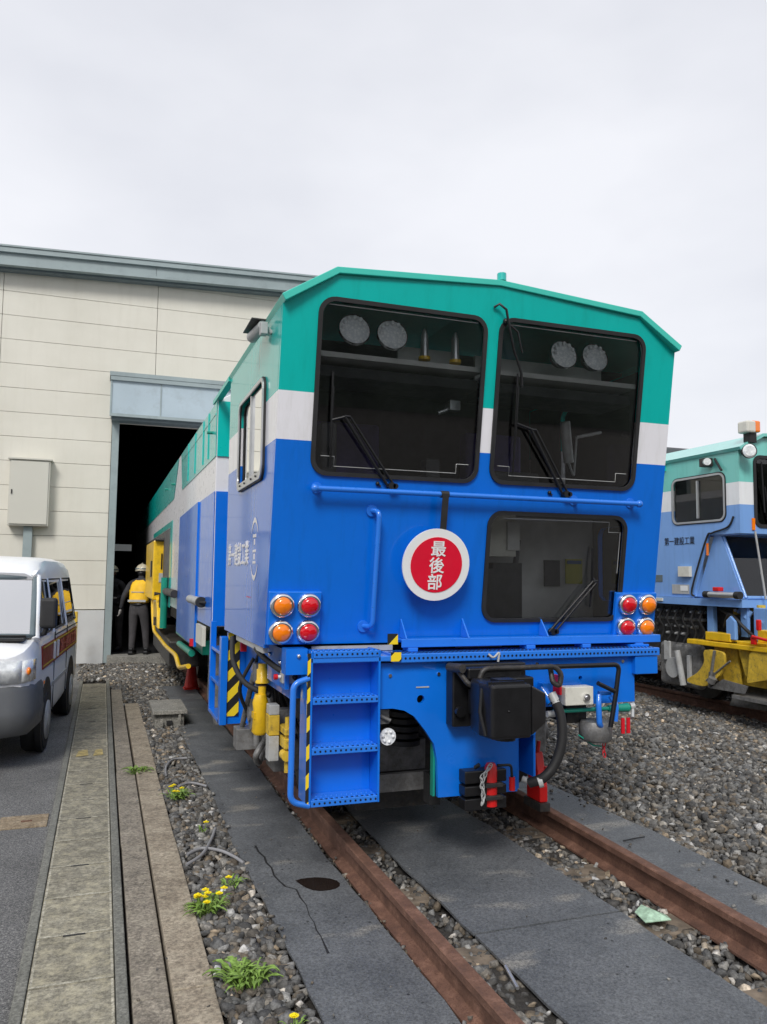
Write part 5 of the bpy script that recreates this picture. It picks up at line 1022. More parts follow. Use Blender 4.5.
g = MB(); g.tube([(4.70, 7.2, 1.38), (4.70, 7.62, 1.38)], 0.035, 14); cy2 = g.build('air_cylinder', 'alu', U)
g = MB(); g.tube([(4.70, 7.13, 1.38), (4.70, 7.2, 1.38)], 0.045, 14); g.tube([(4.70, 7.62, 1.38), (4.70, 7.70, 1.38)], 0.04, 14); g.build('gland', 'rubber', cy2)
g = MB(); g.box(4.68, 4.76, 7.45, 7.55, 1.42, 1.47); g.build('valve', 'grip', U, bevel=0.01)
g = MB(); g.box(4.68, 4.72, 6.85, 6.90, 1.0, 1.12); g.build('valve', 'grip', U, bevel=0.01)
# roof lights
g = MB(); g.box(4.90, 5.02, 7.08, 7.25, 3.28, 3.42); bc = g.build('beacon', 'orange_lens', U, bevel=0.02)
g = MB(); g.box(4.80, 4.93, 7.06, 7.22, 3.27, 3.41); g.build('cover', 'offwhite', bc, bevel=0.02)
g = MB(); g.box(4.87, 4.97, 7.1, 7.2, 3.16, 3.275); g.build('bracket', 'rubber', bc)
g = MB(); g.tube([(4.83, 7.16, 3.05), (4.80, 7.05, 3.04), (4.79, 7.03, 3.04)], [0.04, 0.085, 0.085], 20); sl_ = g.build('spot_light', 'rubber', U)
g = MB(); g.tube([(4.79, 7.028, 3.04), (4.785, 7.015, 3.04)], [0.08, 0.06], 20); g.build('lens', 'headlamp', sl_)
g = MB(); g.box(4.66, 4.76, 7.58, 7.70, 2.93, 3.03); g.tube([(4.68, 7.6, 2.98), (4.66, 7.56, 2.98)], 0.045, 14, 1); g.build('flood_light', ['dark', 'headlamp'], U)
g = MB(); g.box(4.70, 4.779, 8.45, 8.9, 2.98, 3.10); g.build('gutter_box', 'teal', U)
g = MB(); g.box(5.0, 5.9, 9.2, 10.6, 3.30, 3.46); g.build('roof_unit', 'roofgrey', U, bevel=0.03)
# hydraulics, bogie, plough
rr_ = random.Random(5)
for nm, mt, cnt in (('pipe_run', 'steel', 9), ('fitting', 'alu', 10), ('cylinder', 'livery2', 6), ('bracket', 'yellow2', 8), ('hose', 'rubber', 9), ('linkage', 'dark', 8)):
    g = MB()
    for _ in range(cnt):
        x = rr_.uniform(4.86, 5.5); y = rr_.uniform(6.75, 7.75); z = rr_.uniform(0.86, 1.22); a = rr_.uniform(0.06, 0.22)
        if nm == 'fitting': g.tube([(x, y, z), (x-0.04, y-0.03, z)], rr_.uniform(0.012, 0.025), 8)
        elif nm in ('bracket', 'linkage'): g.box(x, x+a*0.5, y, y+a*0.6, z-a*0.3, z+a*0.25)
        elif nm == 'hose': g.tube(smoothpath([(x, y, z), (x-0.05, y-a*0.5, z+0.05), (x-0.03, y-a, z-0.08), (x+0.03, y-a*1.3, z-0.12)]), 0.012, 6)
        elif nm == 'cylinder': g.tube([(x, y, z-a*0.6), (x+0.03, y-0.05, z+a*0.5)], rr_.uniform(0.02, 0.04), 10)
        else: g.tube([(x, y, z), (x, y-a*1.6, z+rr_.uniform(-.02, .02))], 0.012, 8)
    tag(g.build(nm, mt, U), kind='stuff')
g = MB(); g.box(4.95, 7.2, 8.02, 15.8, 0.55, 1.24); g.box(5.1, 7.1, 7.3, 8.0, 0.75, 1.24); g.build('underframe', 'dark', U)
g = MB()
for i in range(4):
    for j in range(7):
        y = 7.95+j*0.155+random.uniform(-.02, .02); z = 0.86+i*0.095
        if random.random() < 0.85: g.tube([(4.94, y, z), (4.86, y, z), (4.83, y, z)], [0.02, 0.022, 0.012], 8)
g.build('hydraulic_fitting', 'alu', U)
g = MB()
for j in range(7):
    y = 7.9+j*0.15; g.tube(smoothpath([(4.88, y, 1.2), (4.82, y+0.03, 1.05), (4.87, y, 0.9), (4.84, y+0.05, 0.75)]), 0.016, 6)
g.tube(smoothpath([(4.9, 7.65, 1.2), (4.82, 7.35, 1.1), (4.82, 7.3, 0.95), (4.9, 7.5, 0.82)]), 0.022, 8)
g.tube(smoothpath([(4.9, 7.6, 1.0), (4.8, 7.4, 1.15), (4.82, 7.2, 1.0), (4.95, 7.1, 0.85)]), 0.02, 8)
g.tube(smoothpath([(5.0, 7.0, 0.8), (4.85, 6.75, 0.7), (4.8, 6.7, 0.5), (4.9, 6.9, 0.35), (5.1, 7.0, 0.45)]), 0.025, 8); g.build('hose', 'rubber', U)
g = MB(); g.box(4.86, 4.98, 7.98, 8.75, 0.18, 0.74); g.build('bogie_frame', 'steel', U, bevel=0.06, bseg=4)
g = MB(); g.tube([(4.80, 8.42, 0.42), (4.87, 8.42, 0.42)], 0.13, 20); g.tube([(4.78, 8.30, 0.65), (4.80, 8.22, 0.22)], 0.04, 10); g.box(4.82, 4.86, 8.12, 8.18, 0.25, 0.6); g.box(4.83, 4.86, 8.5, 8.62, 0.5, 0.75); g.build('axle_box', 'lsteel', U, bevel=0.01)
for y in (8.42, 10.2):
    for sx in (-1, 1):
        g = MB(); xw = 6.14+0.745*sx; g.tube([(xw+0.06*sx, y, 0.365), (xw-0.03*sx, y, 0.365)], 0.36, 32); g.tube([(xw-0.03*sx, y, 0.365), (xw-0.06*sx, y, 0.365)], 0.39, 32); g.build('wheel', 'dark', U)
g = MB(); g.box(4.72, 4.84, 6.5, 8.05, 0.76, 0.82); g.box(4.72, 7.5, 6.5, 6.62, 0.74, 0.86); g.prism([(4.74, 6.55), (5.6, 6.35), (5.6, 7.1), (4.74, 7.25)], 'z', 0.82, 0.86); g.box(4.74, 4.86, 7.35, 7.75, 0.83, 0.93); g.box(4.80, 5.0, 6.7, 7.0, 0.86, 1.0)
pl = g.build('plough_frame', 'yellow', U, bevel=0.01)
def blade(x0, yA, yB, z0, z1, bulge, nm, mt, par, turn=0.0):
    g = MB(); n = 12; vs = []
    for i in range(n+1):
        t = i/n; z = z0+(z1-z0)*t; b = bulge*math.sin(t*math.pi*0.5)
        vs += [(x0+b+turn*0, yA-0.35*(t-1)*0+b*0.2, z), (x0+b+turn, yB, z), (x0+b+turn+0.012, yB+0.01, z), (x0+b+0.012, yA+0.01, z)]
    fs = []
    for i in range(n):
        for k in range(4): fs.append((i*4+k, i*4+(k+1) % 4, (i+1)*4+(k+1) % 4, (i+1)*4+k))
    fs += [(0, 1, 2, 3), (n*4+3, n*4+2, n*4+1, n*4)]
    g.add(vs, fs, 0, True); return g.build(nm, mt, par)
def smooth2(p):
    o = []
    for i in range(len(p)):
        a, b, c = p[i-1], p[i], p[(i+1) % len(p)]
        for t in (0, 0.5, 1):
            q0 = ((a[0]*0.3+b[0]*0.7), (a[1]*0.3+b[1]*0.7)); q1 = ((c[0]*0.3+b[0]*0.7), (c[1]*0.3+b[1]*0.7)); o.append((q0[0]*(1-t)**2+2*b[0]*t*(1-t)+q1[0]*t*t, q0[1]*(1-t)**2+2*b[1]*t*(1-t)+q1[1]*t*t))
    return o
side_poly = smooth2([(7.75, 0.72), (7.41, 0.72), (7.40, 0.59), (7.48, 0.43), (7.71, 0.27), (7.9, 0.27), (8.04, 0.29), (8.04, 0.33), (7.85, 0.42), (7.73, 0.56)])
g = MB(); g.prism(side_poly, 'x', 4.70, 4.735); g.build('plough_blade', 'yellow2', pl, bevel=0.005)
g = MB(); g.prism(smooth2([(7.30, 0.75), (7.08, 0.75), (7.07, 0.63), (7.18, 0.42), (7.24, 0.60)]), 'x', 4.80, 4.83); g.build('plough_blade', 'yellow2', pl, bevel=0.005)
g = MB(); g.prism(smooth2([(7.06, 0.79), (6.5, 0.79), (6.6, 0.5), (6.92, 0.44), (7.12, 0.38), (7.09, 0.53)]), 'x', 4.74, 4.77); g.build('plough_blade', 'yellow2', pl, bevel=0.005)
blade(4.85, 7.5, 6.55, 0.08, 0.76, 0.28, 'plough_share', 'steel', pl, 0.25)
g = MB(); g.prism([(7.68, 0.26), (7.14, 0.27), (7.09, 0.36), (7.47, 0.39)], 'x', 4.73, 4.745); g.box(4.70, 5.3, 6.5, 7.3, 0.2, 0.24); g.build('wear_plate', 'steel', pl)
g = MB(); g.box(4.90, 4.95, 6.5, 7.72, 0.34, 0.755); g.prism([(7.72, 0.75), (7.55, 0.35), (7.3, 0.30), (7.35, 0.75)], 'x', 4.84, 4.87); g.build('back_plate', 'yellow2', pl)
g = MB(); g.tube([(4.67, 7.62, 0.28), (4.67, 7.52, 0.72)], 0.018, 8); g.tube([(4.66, 7.58, 0.34), (4.66, 7.55, 0.40)], 0.045, 12); g.tube([(4.70, 7.7, 0.35), (4.69, 7.3, 0.62)], 0.012, 8); g.box(4.69, 4.73, 7.55, 7.65, 0.36, 0.46); g.build('adjusting_rod', 'steel', pl)
g = MB(); g.box(4.68, 4.72, 6.92, 6.98, 0.84, 0.92); g.tube([(4.7, 6.75, 0.9), (4.68, 6.95, 0.93)], 0.018, 8); g.build('locking_pin', 'grip', pl, bevel=0.01)
g = MB(); g.prism([(7.28, 0.86), (7.42, 0.86), (7.42, 1.08), (7.35, 1.14), (7.28, 1.08)], 'x', 4.75, 4.80); g.box(4.9, 5.1, 6.9, 7.15, 0.86, 1.24); g.box(5.3, 5.5, 6.8, 7.15, 0.86, 1.3); g.build('lift_arm', 'livery2', pl, bevel=0.01)

# ------------------------------------------------------------------ van (built at the origin, then parked)
V = thing('van', (0, 0, 0), 'white van with dark red side stripe and black mirror parked at the left edge', 'van')
HWv = 0.775
def ring(y, w_, zb, zt, zbelt=1.06, tum=0.10, lowonly=False):
    pts = [(0, zb), (w_*0.9, zb), (w_, zb+0.08), (w_+0.005, 0.62), (w_, zbelt-0.12), (w_-0.015, min(zbelt, zt-0.02)), (w_-0.02-tum*0.0, zt) if lowonly else (w_-tum, zt-0.12)]
    return pts
low = [(0.0, 0.62, 0.40, 0.98), (0.03, 0.69, 0.38, 1.0), (0.10, 0.745, 0.36, 1.03), (0.25, 0.77, 0.34, 1.07), (0.48, 0.775, 0.30, 1.11), (0.8, 0.775, 0.24, 1.12), (2, 0.775, 0.24, 1.12), (3.5, 0.775, 0.26, 1.12), (3.78, 0.76, 0.30, 1.12), (3.85, 0.72, 0.34, 1.12)]
g = MB(); rings = []
for y, w_, zb, zt in low:
    h = [(w_*0.93, zb), (w_, zb+0.10), (w_+0.006, 0.6), (w_-0.004, zt-0.10), (w_-0.05, zt-0.015), (w_-0.16 if y < 0.5 else w_-0.07, zt), (0.0, zt+(0.03 if y < 0.5 else 0))]
    pts = [(x, y-(0.09*max(0,1-abs(x)/w_)**0.7 if y < 0.26 else 0), z) for x, z in h]; pts += [(-x, yy, z) for x, yy, z in pts[:-1][::-1]]
    rings.append(pts)
k = len(rings[0]); vs = [p_ for r_ in rings for p_ in r_]
fs = [(i*k+j, i*k+(j+1) % k, (i+1)*k+(j+1) % k, (i+1)*k+j) for i in range(len(rings)-1) for j in range(k)]
fs += [tuple(range(k)), tuple(range(len(rings)*k-1, (len(rings)-1)*k-1, -1))]
g.add(vs, fs, 0, True); ob = g.build('body', 'vanwhite', V); es = ob.modifiers.new('edges', 'EDGE_SPLIT'); es.split_angle = R(28)
top_ = [(0.93, 0.655, 1.62, 1.70), (1.02, 0.66, 1.62, 1.76), (1.2, 0.665, 1.61, 1.83), (1.6, 0.665, 1.60, 1.865), (2.6, 0.665, 1.60, 1.865), (3.3, 0.66, 1.60, 1.85), (3.62, 0.65, 1.60, 1.80), (3.72, 0.63, 1.60, 1.72)]
g = MB(); rings = []
for y, w_, zb, zt in top_:
    h = [(w_+0.014, zb), (w_+0.010, zb+0.035), (w_-0.012, (zb+zt)/2+0.03), (w_-0.045, zt-0.04), (w_-0.11, zt-0.008), (0, zt+0.008)]
    pts = [(x, y-(0.10*max(0,1-abs(x)/w_)**0.8 if y < 1.1 else 0), z) for x, z in h]; pts += [(-x, yy, z) for x, yy, z in pts[:-1][::-1]]
    rings.append(pts)
k = len(rings[0]); vs = [p_ for r_ in rings for p_ in r_]
fs = [(i*k+j, i*k+(j+1) % k, (i+1)*k+(j+1) % k, (i+1)*k+j) for i in range(len(rings)-1) for j in range(k)]
fs += [tuple(range(k)), tuple(range(len(rings)*k-1, (len(rings)-1)*k-1, -1))]
g.add(vs, fs, 0, True); ob = g.build('roof', 'vanwhite', V); es = ob.modifiers.new('edges', 'EDGE_SPLIT'); es.split_angle = R(28)
g = MB()
def post(a, b, r1, r2, n=8):
    q = MB(); q.tube([a, b], [r1, r2], n, smooth=True); q.build('pillar', 'vanwhite', V)
for s_ in (-1, 1):
    post((s_*0.735, 0.44, 1.09), (s_*0.655, 0.97, 1.66), 0.038, 0.032)
    for y0, y1 in ((1.42, 1.40), (2.50, 2.48)): post((s_*0.748, y0, 1.09), (s_*0.665, y1, 1.64), 0.035, 0.028)
    g = MB(); g.add([(s_*0.755, 3.55, 1.10), (s_*0.73, 3.83, 1.10), (s_*0.64, 3.70, 1.65), (s_*0.668, 3.45, 1.65)]+[(s_*0.72, 3.55, 1.10), (s_*0.70, 3.80, 1.10), (s_*0.60, 3.68, 1.65), (s_*0.64, 3.45, 1.65)], [(0, 1, 2, 3), (4, 7, 6, 5), (0, 4, 5, 1), (3, 2, 6, 7), (0, 3, 7, 4), (1, 5, 6, 2)]); g.build('pillar', 'vanwhite', V)
def vglass(y0b, y1b, y0t, y1t, s_, name='side_window'):
    g = MB(); x0, x1 = 0.748*s_, 0.668*s_
    q = [(x0, y0b, 1.115), (x0, y1b, 1.115), (x1, y1t, 1.63), (x1, y0t, 1.63)]; q2 = [(x-0.006*s_, y, z) for x, y, z in q]
    g.add(q+q2, [(0, 1, 2, 3), (4, 7, 6, 5), (0, 4, 5, 1), (3, 2, 6, 7), (0, 3, 7, 4), (1, 5, 6, 2)]); o = g.build(name, 'glass_van', V)
    b = MB(); b.tube([(q[0][0]+0.004*s_, q[0][1], q[0][2])]+[(x+0.004*s_, y, z) for x, y, z in q[1:]]+[(q[0][0]+0.004*s_, q[0][1], q[0][2])], 0.011, 6); b.build('frame', 'rubber', o); return o
for s_ in (-1, 1):
    vglass(0.76, 1.39, 0.99, 1.38, s_); vglass(1.45, 2.47, 1.43, 2.46, s_); vglass(2.53, 3.56, 2.51, 3.44, s_)
g = MB(); q = []
n = 8
bot = [(-0.71+1.42*i/n, 0.43-0.09*max(0,1-abs(-1+2*i/n))**0.7*0.9, 1.125) for i in range(n+1)]; tp_ = [(-0.635+1.27*i/n, 0.955-0.09*max(0,1-abs(-1+2*i/n))**0.8, 1.655) for i in range(n+1)]
g.add(bot+tp_, [(i, i+1, n+2+i, n+1+i) for i in range(n)], 0, True); ws = g.build('windscreen', 'glass_screen', V)
b = MB(); b.tube(bot+tp_[::-1]+[bot[0]], 0.028, 8); b.build('seal', 'trimdark', ws)
g = MB(); g.box(-0.70, 0.70, 0.50, 1.0, 1.06, 1.13); g.build('dashboard', 'interior', V)
g = MB()
for x in (-0.38, 0.38):
    g.box(x-0.22, x+0.22, 1.30, 1.42, 0.9, 1.52)
for y in (2.1, 2.9):
    for x in (-0.42, 0.1, 0.5): g.box(x-0.18, x+0.18, y, y+0.10, 0.9, 1.45)
g.build('seat', mat('olive seat cloth', (0.13, 0.115, 0.03), 0.8, var=0.5, vscale=8), V, bevel=0.03)
g = MB(); g.box(-0.58, 0.58, 3.6, 3.66, 1.1, 1.6); g.box(-0.7, 0.7, 0.6, 3.7, 1.0, 1.02); g.build('inner_lining', 'interior', V)
for (y0, y1, z0, z1, w_) in ((-0.09, 0.0, 0.24, 0.62, 0.60),):
    g = MB(); rr = []
    for y, w_ in ((-0.10, 0.40), (-0.045, 0.60), (0.03, 0.715), (0.14, 0.775), (0.42, 0.79), (0.60, 0.79)): rr.append((y, w_))
    prof2 = [(0.31, -0.04), (0.35, 0.0), (0.50, 0.014), (0.52, 0.006), (0.69, 0.0), (0.735, -0.03)]
    vs = []
    for y, w_ in rr:
        for z, dx in prof2: vs.append((w_+dx+0.008, y-0.018-(dx if y < 0.1 else 0), z))
    m_ = len(prof2); fs = [(i*m_+j, i*m_+j+1, (i+1)*m_+j+1, (i+1)*m_+j) for i in range(len(rr)-1) for j in range(m_-1)]
    vs2 = [(-x, y, z) for x, y, z in vs]; g.add(vs, fs, 0, True); g.add(vs2, fs, 0, True)
    g.box(-0.41, 0.41, -0.108, 0.0, 0.33, 0.715); bp_ = g.build('bumper', 'bumper', V)
    g = MB(); g.box(-0.3, 0.3, -0.114, -0.109, 0.37, 0.45); g.build('air_intake', 'rubber', bp_)
    g = MB(); g.box(-0.17, 0.17, -0.118, -0.112, 0.50, 0.64); g.build('number_plate', 'signwhite', bp_)
for s_ in (-1, 1):
    def hp(x, z, d=0.0):      # follows the rounded nose
        u = abs(x); y = float(np.interp(u, [0, .36, .58, .62, .69, .745, .77], [-.09, -.049, -.014, 0, .03, .10, .25]))
        return Vector((s_*(u+d*0.6), y-0.004-d, z))
    xs = [0.36, 0.44, 0.52, 0.58, 0.64, 0.69, 0.73, 0.755, 0.77]
    def strip_(xa, zlo, zhi, d, nm, mt, par):
        g = MB(); vs = []
        for i, x in enumerate(xa): vs += [hp(x, zlo, d), hp(x, zhi, d)]
        g.add(vs, [(2*i, 2*i+2, 2*i+3, 2*i+1) for i in range(len(xa)-1)], 0, True); o = g.build(nm, mt, par); sm = o.modifiers.new('thick', 'SOLIDIFY'); sm.thickness = 0.006; sm.offset = 0; return o
    hl = strip_(xs[:6], 0.76, 0.95, 0.012, 'headlight', 'headlamp', V)
    strip_(xs[5:], 0.765, 0.945, 0.012, 'indicator', 'orange_lens' if False else 'headlamp', V)
    g = MB(); c = hp(0.735, 0.855, 0.02); g.sphere(c, 0.035, 10, 6, sx=0.5, sy=1.0); g.build('indicator_bulb', 'orange_lens', V)
g = MB(); g.box(-0.34, 0.34, -0.125, -0.10, 0.79, 0.92); g.build('grille', 'rubber', V)
g = MB(); g.tube([(-0.6, 0.37, 1.135), (0.1, 0.33, 1.14), (0.66, 0.39, 1.13)], 0.012, 6); g.box(-0.66, 0.66, 0.24, 0.42, 1.095, 1.118); g.build('wiper', 'rubber', V)
for y in (0.95, 2.98):
    for s_ in (-1, 1):
        g = MB(); g.tube([(s_*0.735, y, 0.34), (s_*0.786, y, 0.34)], 0.355, 36); g.build('wheel_arch', 'rubber', V)
        g = MB(); g.tube([(s_*0.60, y, 0.29), (s_*0.63, y, 0.29), (s_*0.765, y, 0.29), (s_*0.795, y, 0.29)], [0.27, 0.29, 0.29, 0.265], 36); wh = g.build('wheel', 'tread', V)
        g = MB(); g.tube([(s_*0.796, y, 0.29), (s_*0.806, y, 0.29), (s_*0.80, y, 0.29)], [0.185, 0.18, 0.15], 28); g.tube([(s_*0.80, y, 0.29), (s_*0.812, y, 0.29)], 0.06, 16)
        for q_ in range(8):
            a = q_*math.pi/4; g.tube([(s_*0.80, y+0.115*math.cos(a), 0.29+0.115*math.sin(a)), (s_*0.8025, y+0.115*math.cos(a), 0.29+0.115*math.sin(a))], 0.022, 8, 1)
        g.build('rim', ['lsteel', 'rubber'], wh)
for s_ in (-1, 1):
    xx = s_*0.786; 
    g = MB(); g.add([(xx, 0.62, 0.80), (xx, 3.50, 0.80), (xx-0.008*s_, 3.50, 1.02), (xx-0.006*s_, 0.56, 1.02), (xx-0.02*s_, 0.62, 0.80), (xx-0.02*s_, 3.50, 0.80), (xx-0.03*s_, 3.50, 1.02), (xx-0.03*s_, 0.56, 1.02)], [(0, 1, 2, 3), (4, 7, 6, 5), (0, 4, 5, 1), (3, 2, 6, 7), (0, 3, 7, 4), (1, 5, 6, 2)])
    sr = g.build('side_stripe', 'vanred', V)
    g = MB()
    for z in (0.822, 0.995): g.box(*sorted((xx+0.003*s_, xx-0.004*s_)), 0.62, 3.5, z, z+0.012)
    g.build('pinstripe', 'yellow2', sr)
    g = MB()
    for y in (1.44, 2.50): g.box(*sorted((xx-0.001*s_, xx-0.012*s_)), y-0.004, y+0.004, 0.30, 1.10)
    g.box(*sorted((xx-0.001*s_, xx-0.012*s_)), 1.5, 3.6, 1.055, 1.065)
    g.build('door_gap', 'rubber', V)
    for y in (1.32, 1.58):
        g = MB(); g.box(*sorted((xx+0.018*s_, xx)), y-0.025, y+0.025, 0.90, 0.98) if False else g.box(*sorted((xx+0.02*s_, xx-0.002*s_)), y-0.03, y+0.03, 0.83, 1.0); g.build('door_handle', 'vanwhite', V, bevel=0.006)
    g = MB(); g.box(*sorted((xx+0.006*s_, xx-0.01*s_)), 1.3, 2.6, 0.56, 0.60); g.build('rubbing_strip', 'lsteel', V)
    g = MB(); g.tube([(s_*0.72, 0.55, 1.12), (s_*0.80, 0.50, 1.14), (s_*0.83, 0.50, 1.28)], 0.022, 8); mr_ = g.build('mirror', 'rubber', V)
    g = MB(); g.box(*sorted((s_*0.755, s_*0.905)), 0.45, 0.53, 1.19, 1.47); g.build('housing', 'rubber', mr_, bevel=0.03, bseg=3)
    g = MB(); g.box(*sorted((s_*0.775, s_*0.885)), 0.531, 0.536, 1.22, 1.44); g.build('glass', 'chrome', mr_)
    g = MB(); g.box(*sorted((s_*0.752, s_*0.762)), 0.60, 0.78, 1.11, 1.30); g.build('quarter_pane', 'lsteel', V)
    g = MB(); g.box(*sorted((s_*0.793, s_*0.785)), 0.70, 0.74, 0.66, 0.69); g.build('side_marker', 'orange_lens', V)
me = text_mesh('第一建設工業', 0.15, lambda x, y, z: Vector((0.79+z, 2.62+x*1.0, 0.915+y)), 0.01, width=1.5)
link('lettering', me, mat('salmon film', (0.55, 0.14, 0.10), 0.5), V)
V.location = (-3.495, 7.47, -0.145); V.rotation_euler = (0, 0, R(-4.0))

# ------------------------------------------------------------------ people
def skinned(name, verts, edges, radii, m, parent, sub=2, rootv=0):
    me = bpy.data.meshes.new(name); me.from_pydata([tuple(v) for v in verts], edges, [])
    o = bpy.data.objects.new('tmp', me); COL.objects.link(o)
    md = o.modifiers.new('skin', 'SKIN'); 
    for i, r_ in enumerate(radii):
        sv = me.skin_vertices[0].data[i]; sv.radius = r_ if isinstance(r_, tuple) else (r_, r_); sv.use_root = (i == rootv)
    md.use_smooth_shade = True
    sb = o.modifiers.new('sub', 'SUBSURF'); sb.levels = sub; sb.render_levels = sub
    bpy.context.view_layer.update()
    me2 = bpy.data.meshes.new_from_object(o.evaluated_get(bpy.context.evaluated_depsgraph_get())); bpy.data.objects.remove(o)
    me2.name = name; return link(name, me2, m, parent)
def hand(c, d, side_, parent, pal=0.035, m='glove'):
    """palm plus four curled fingers and a thumb hanging from wrist c along d"""
    c = Vector(c); d = Vector(d).normalized(); s_ = Vector((0, 1, 0)) if abs(d.y) < 0.8 else Vector((1, 0, 0)); s_ = (s_-d*s_.dot(d)).normalized(); nrm = d.cross(s_)*side_
    V_ = [c, c+d*0.045, c+d*0.085]; E_ = [(0, 1), (1, 2)]; Rr = [0.026, (0.036, 0.020), (0.036, 0.017)]
    for i in range(4):
        o_ = s_*(-0.027+0.018*i); L = (0.060, 0.072, 0.068, 0.052)[i]; b0 = len(V_)
        V_ += [c+d*0.095+o_, c+d*(0.095+L*0.45)+o_+nrm*0.008, c+d*(0.095+L*0.85)+o_+nrm*0.03]; E_ += [(2, b0), (b0, b0+1), (b0+1, b0+2)]; Rr += [0.0095, 0.009, 0.0075]
    b0 = len(V_); V_ += [c+d*0.035+s_*0.036+nrm*0.006, c+d*0.07+s_*0.052+nrm*0.018, c+d*0.095+s_*0.050+nrm*0.028]; E_ += [(1, b0), (b0, b0+1), (b0+1, b0+2)]; Rr += [0.012, 0.0105, 0.009]
    return skinned('glove', V_, E_, Rr, m, parent, 1)
def worker(loc, rz, label, pose, vest=True, h=1.68):
    P_ = thing('person', (0, 0, 0), label, 'person'); k = h/1.70
    hip, knee, ank, toe = 0.90*k, 0.48*k, 0.08*k, 0.03*k
    V_ = [(0, 0, 0.93*k), (0, -0.01, 1.08*k), (0, 0.0+pose['lean']*0.4, 1.24*k), (0, pose['lean'], 1.40*k), (0, pose['lean']*1.2, 1.47*k), (0, pose['lean']*1.3+0.01, 1.53*k), (0, pose['lean']*1.5+0.025, 1.60*k), (0, pose['lean']*1.5+0.02, 1.67*k)]
    E_ = [(i, i+1) for i in range(7)]; Rr = [(0.155, 0.115), (0.15, 0.105), (0.165, 0.11), (0.12, 0.095), 0.06, 0.062, 0.082, 0.06]
    for s_ in (-1, 1):
        b = len(V_); f_ = pose['feet'][0 if s_ < 0 else 1]
        V_ += [(s_*0.095, 0, 0.84*k), ((s_*0.10+f_[0])/2, f_[1]*0.5+0.02, knee), (f_[0], f_[1]-0.01, ank), (f_[0]+s_*0.02, f_[1]+0.13, toe+0.015)]
        E_ += [(0, b), (b, b+1), (b+1, b+2), (b+2, b+3)]; Rr += [(0.105, 0.11), 0.078, 0.055, (0.045, 0.03)]
        b = len(V_); a_ = pose['arms'][0 if s_ < 0 else 1]
        V_ += [(s_*0.19, pose['lean'], 1.37*k), a_[0], a_[1]]; E_ += [(3, b), (b, b+1), (b+1, b+2)]; Rr += [0.068, 0.052, 0.038]
        pose.setdefault('h', []).append((a_[1], Vector(a_[1])-Vector(a_[0]), s_))
    body = skinned('body', V_, E_, Rr, 'cloth_dark', P_)
    # trousers a shade lighter: faces below the waist
    body.data.materials.append(M['trouser'])
    for p_ in body.data.polygons:
        c = p_.center
        if c.z < 0.93*k and abs(c.x) < 0.24: p_.material_index = 1
    for c, d, s_ in pose['h'][-2:]: hand(c, d, s_, P_)
    hc = Vector((0, pose['lean']*1.5+0.02, 1.625*k))
    fc = MB(); fc.sphere(hc+Vector((0, 0.012, -0.03)), 0.088, 16, 10, zs=1.15, sy=1.05, sx=0.9); fc.sphere(hc+Vector((0, 0.108, -0.045)), 0.017, 8, 6); fc.sphere(hc+Vector((-0.082, 0.01, -0.045)), 0.02, 8, 6, sx=0.4); fc.sphere(hc+Vector((0.082, 0.01, -0.045)), 0.02, 8, 6, sx=0.4)
    for x in (-0.032, 0.032): fc.sphere(hc+Vector((x, 0.092, -0.018)), 0.011, 8, 5, 1)
    fc.sphere(hc+Vector((0, 0.098, -0.082)), 0.02, 8, 5, 2, zs=0.35)
    fc.build('face', ['skin', 'black', 'red'], P_)
    hm = MB(); hm.sphere(hc+Vector((0, 0, 0.0)), 0.125, 20, 12, zs=1.05, sy=1.1, lo=-0.02); hm.tube([hc+Vector((0, 0.02, -0.012)), hc+Vector((0, 0.02, 0.0))], [0.145, 0.135], 24)
    hm.tube([hc+Vector((0, -0.135, 0.02)), hc+Vector((0, -0.10, 0.09)), hc+Vector((0, 0, 0.138)), hc+Vector((0, 0.1, 0.09))], 0.014, 8)
    he = hm.build('helmet', 'helmet', P_)
    hb_ = MB(); hb_.tube([hc+Vector((0, 0, 0.025)), hc+Vector((0, 0, 0.045))], [0.136, 0.134], 24) ; hb_.build('band', 'trimdark', he)
    hs_ = MB(); hs_.sphere(hc+Vector((0, -0.02, -0.05)), 0.094, 14, 8, zs=0.8, sx=0.93); hs_.build('hair', 'black', P_)
    if vest:
        vb = MB(); n = 28; rows = []
        lean = pose['lean']
        for z, rx, ry, yy in ((1.00, 0.185, 0.145, 0), (1.05, 0.185, 0.142, 0), (1.15, 0.188, 0.142, lean*0.2), (1.25, 0.195, 0.142, lean*0.5), (1.33, 0.195, 0.135, lean*0.8), (1.39, 0.17, 0.12, lean*0.95), (1.435, 0.12, 0.095, lean*1.05), (1.455, 0.085, 0.075, lean*1.1)):
            rows.append([(rx*math.copysign(abs(math.cos(t))**0.8, math.cos(t)), yy+ry*math.copysign(abs(math.sin(t))**0.8, math.sin(t)), z*k+0.012*math.sin(t*5+z*9)*0.3) for t in np.linspace(0, 2*math.pi, n+1)[:-1]])
        vs = [p_ for r_ in rows for p_ in r_]; fs = []
        for i in range(len(rows)-1):
            for j in range(n):
                cx2 = rows[i][j][0]; zz_ = rows[i][j][2]
                if zz_ > 1.20*k and zz_ < 1.41*k and abs(cx2) > 0.165 : continue
                fs.append((i*n+j, i*n+(j+1) % n, (i+1)*n+(j+1) % n, (i+1)*n+j))
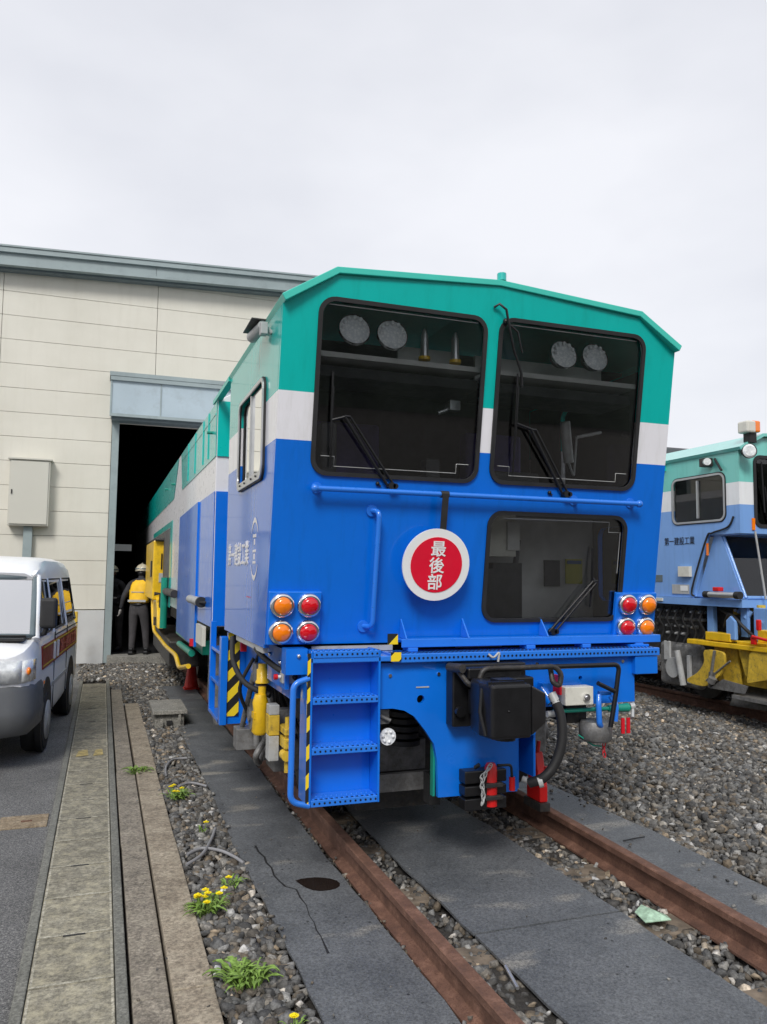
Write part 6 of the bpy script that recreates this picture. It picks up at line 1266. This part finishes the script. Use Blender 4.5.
        vb.add(vs, fs, 0, True); ve = vb.build('vest', 'vest', P_); sm = ve.modifiers.new('thick', 'SOLIDIFY'); sm.thickness = 0.012
        rb = MB(); rb.box(-0.17, 0.17, -0.158, -0.150, 1.02*k, 1.06*k); rb.box(-0.17, 0.17, 0.150, 0.158, 1.02*k, 1.06*k); rb.box(-0.12, 0.12, -0.160+lean*0.5, -0.150+lean*0.5, 1.2*k, 1.215*k); rb.build('reflective_band', 'lsteel', ve)
    bt = MB(); bt.tube([(0, 0, 0.955*k), (0, 0, 0.99*k)], 0.01, 20) if False else None
    n = 24; vs = [(0.172*math.cos(t), 0.132*math.sin(t), z) for z in (0.955*k, 0.99*k) for t in np.linspace(0, 2*math.pi, n+1)[:-1]]
    bt = MB(); bt.add(vs, [(j, (j+1) % n, n+(j+1) % n, n+j) for j in range(n)], 0, True); be = bt.build('belt', 'black', P_); sm = be.modifiers.new('thick', 'SOLIDIFY'); sm.thickness = 0.01
    for s_ in (0, 1):
        f_ = pose['feet'][s_]; bo = MB(); bo.box(f_[0]-0.05, f_[0]+0.05, f_[1]-0.08, f_[1]+0.18, 0.0, 0.075); bo.box(f_[0]-0.045, f_[0]+0.045, f_[1]-0.07, f_[1]+0.06, 0.07, 0.14); bo.build('boot', 'black', P_, bevel=0.025, bseg=3)
    P_.location = loc; P_.rotation_euler = (0, 0, rz); return P_
worker((-1.50, 15.86, 0.0), R(-20), 'person in yellow vest and striped white helmet standing on the doorway step, seen from behind',
       dict(lean=0.07, feet=[(-0.11, -0.02), (0.14, 0.10)], arms=[[(-0.29, -0.03, 1.11), (-0.36, 0.03, 0.86)], [(0.27, 0.06, 1.12), (0.30, 0.26, 1.02)]]))
worker((-1.92, 16.9, -0.02), R(150), 'person in dark work clothes and pale helmet half hidden behind the left door frame',
       dict(lean=0.10, feet=[(-0.12, 0.0), (0.13, 0.08)], arms=[[(-0.28, 0.05, 1.10), (-0.20, 0.30, 1.08)], [(0.28, 0.05, 1.10), (0.18, 0.30, 1.05)]]), vest=False)
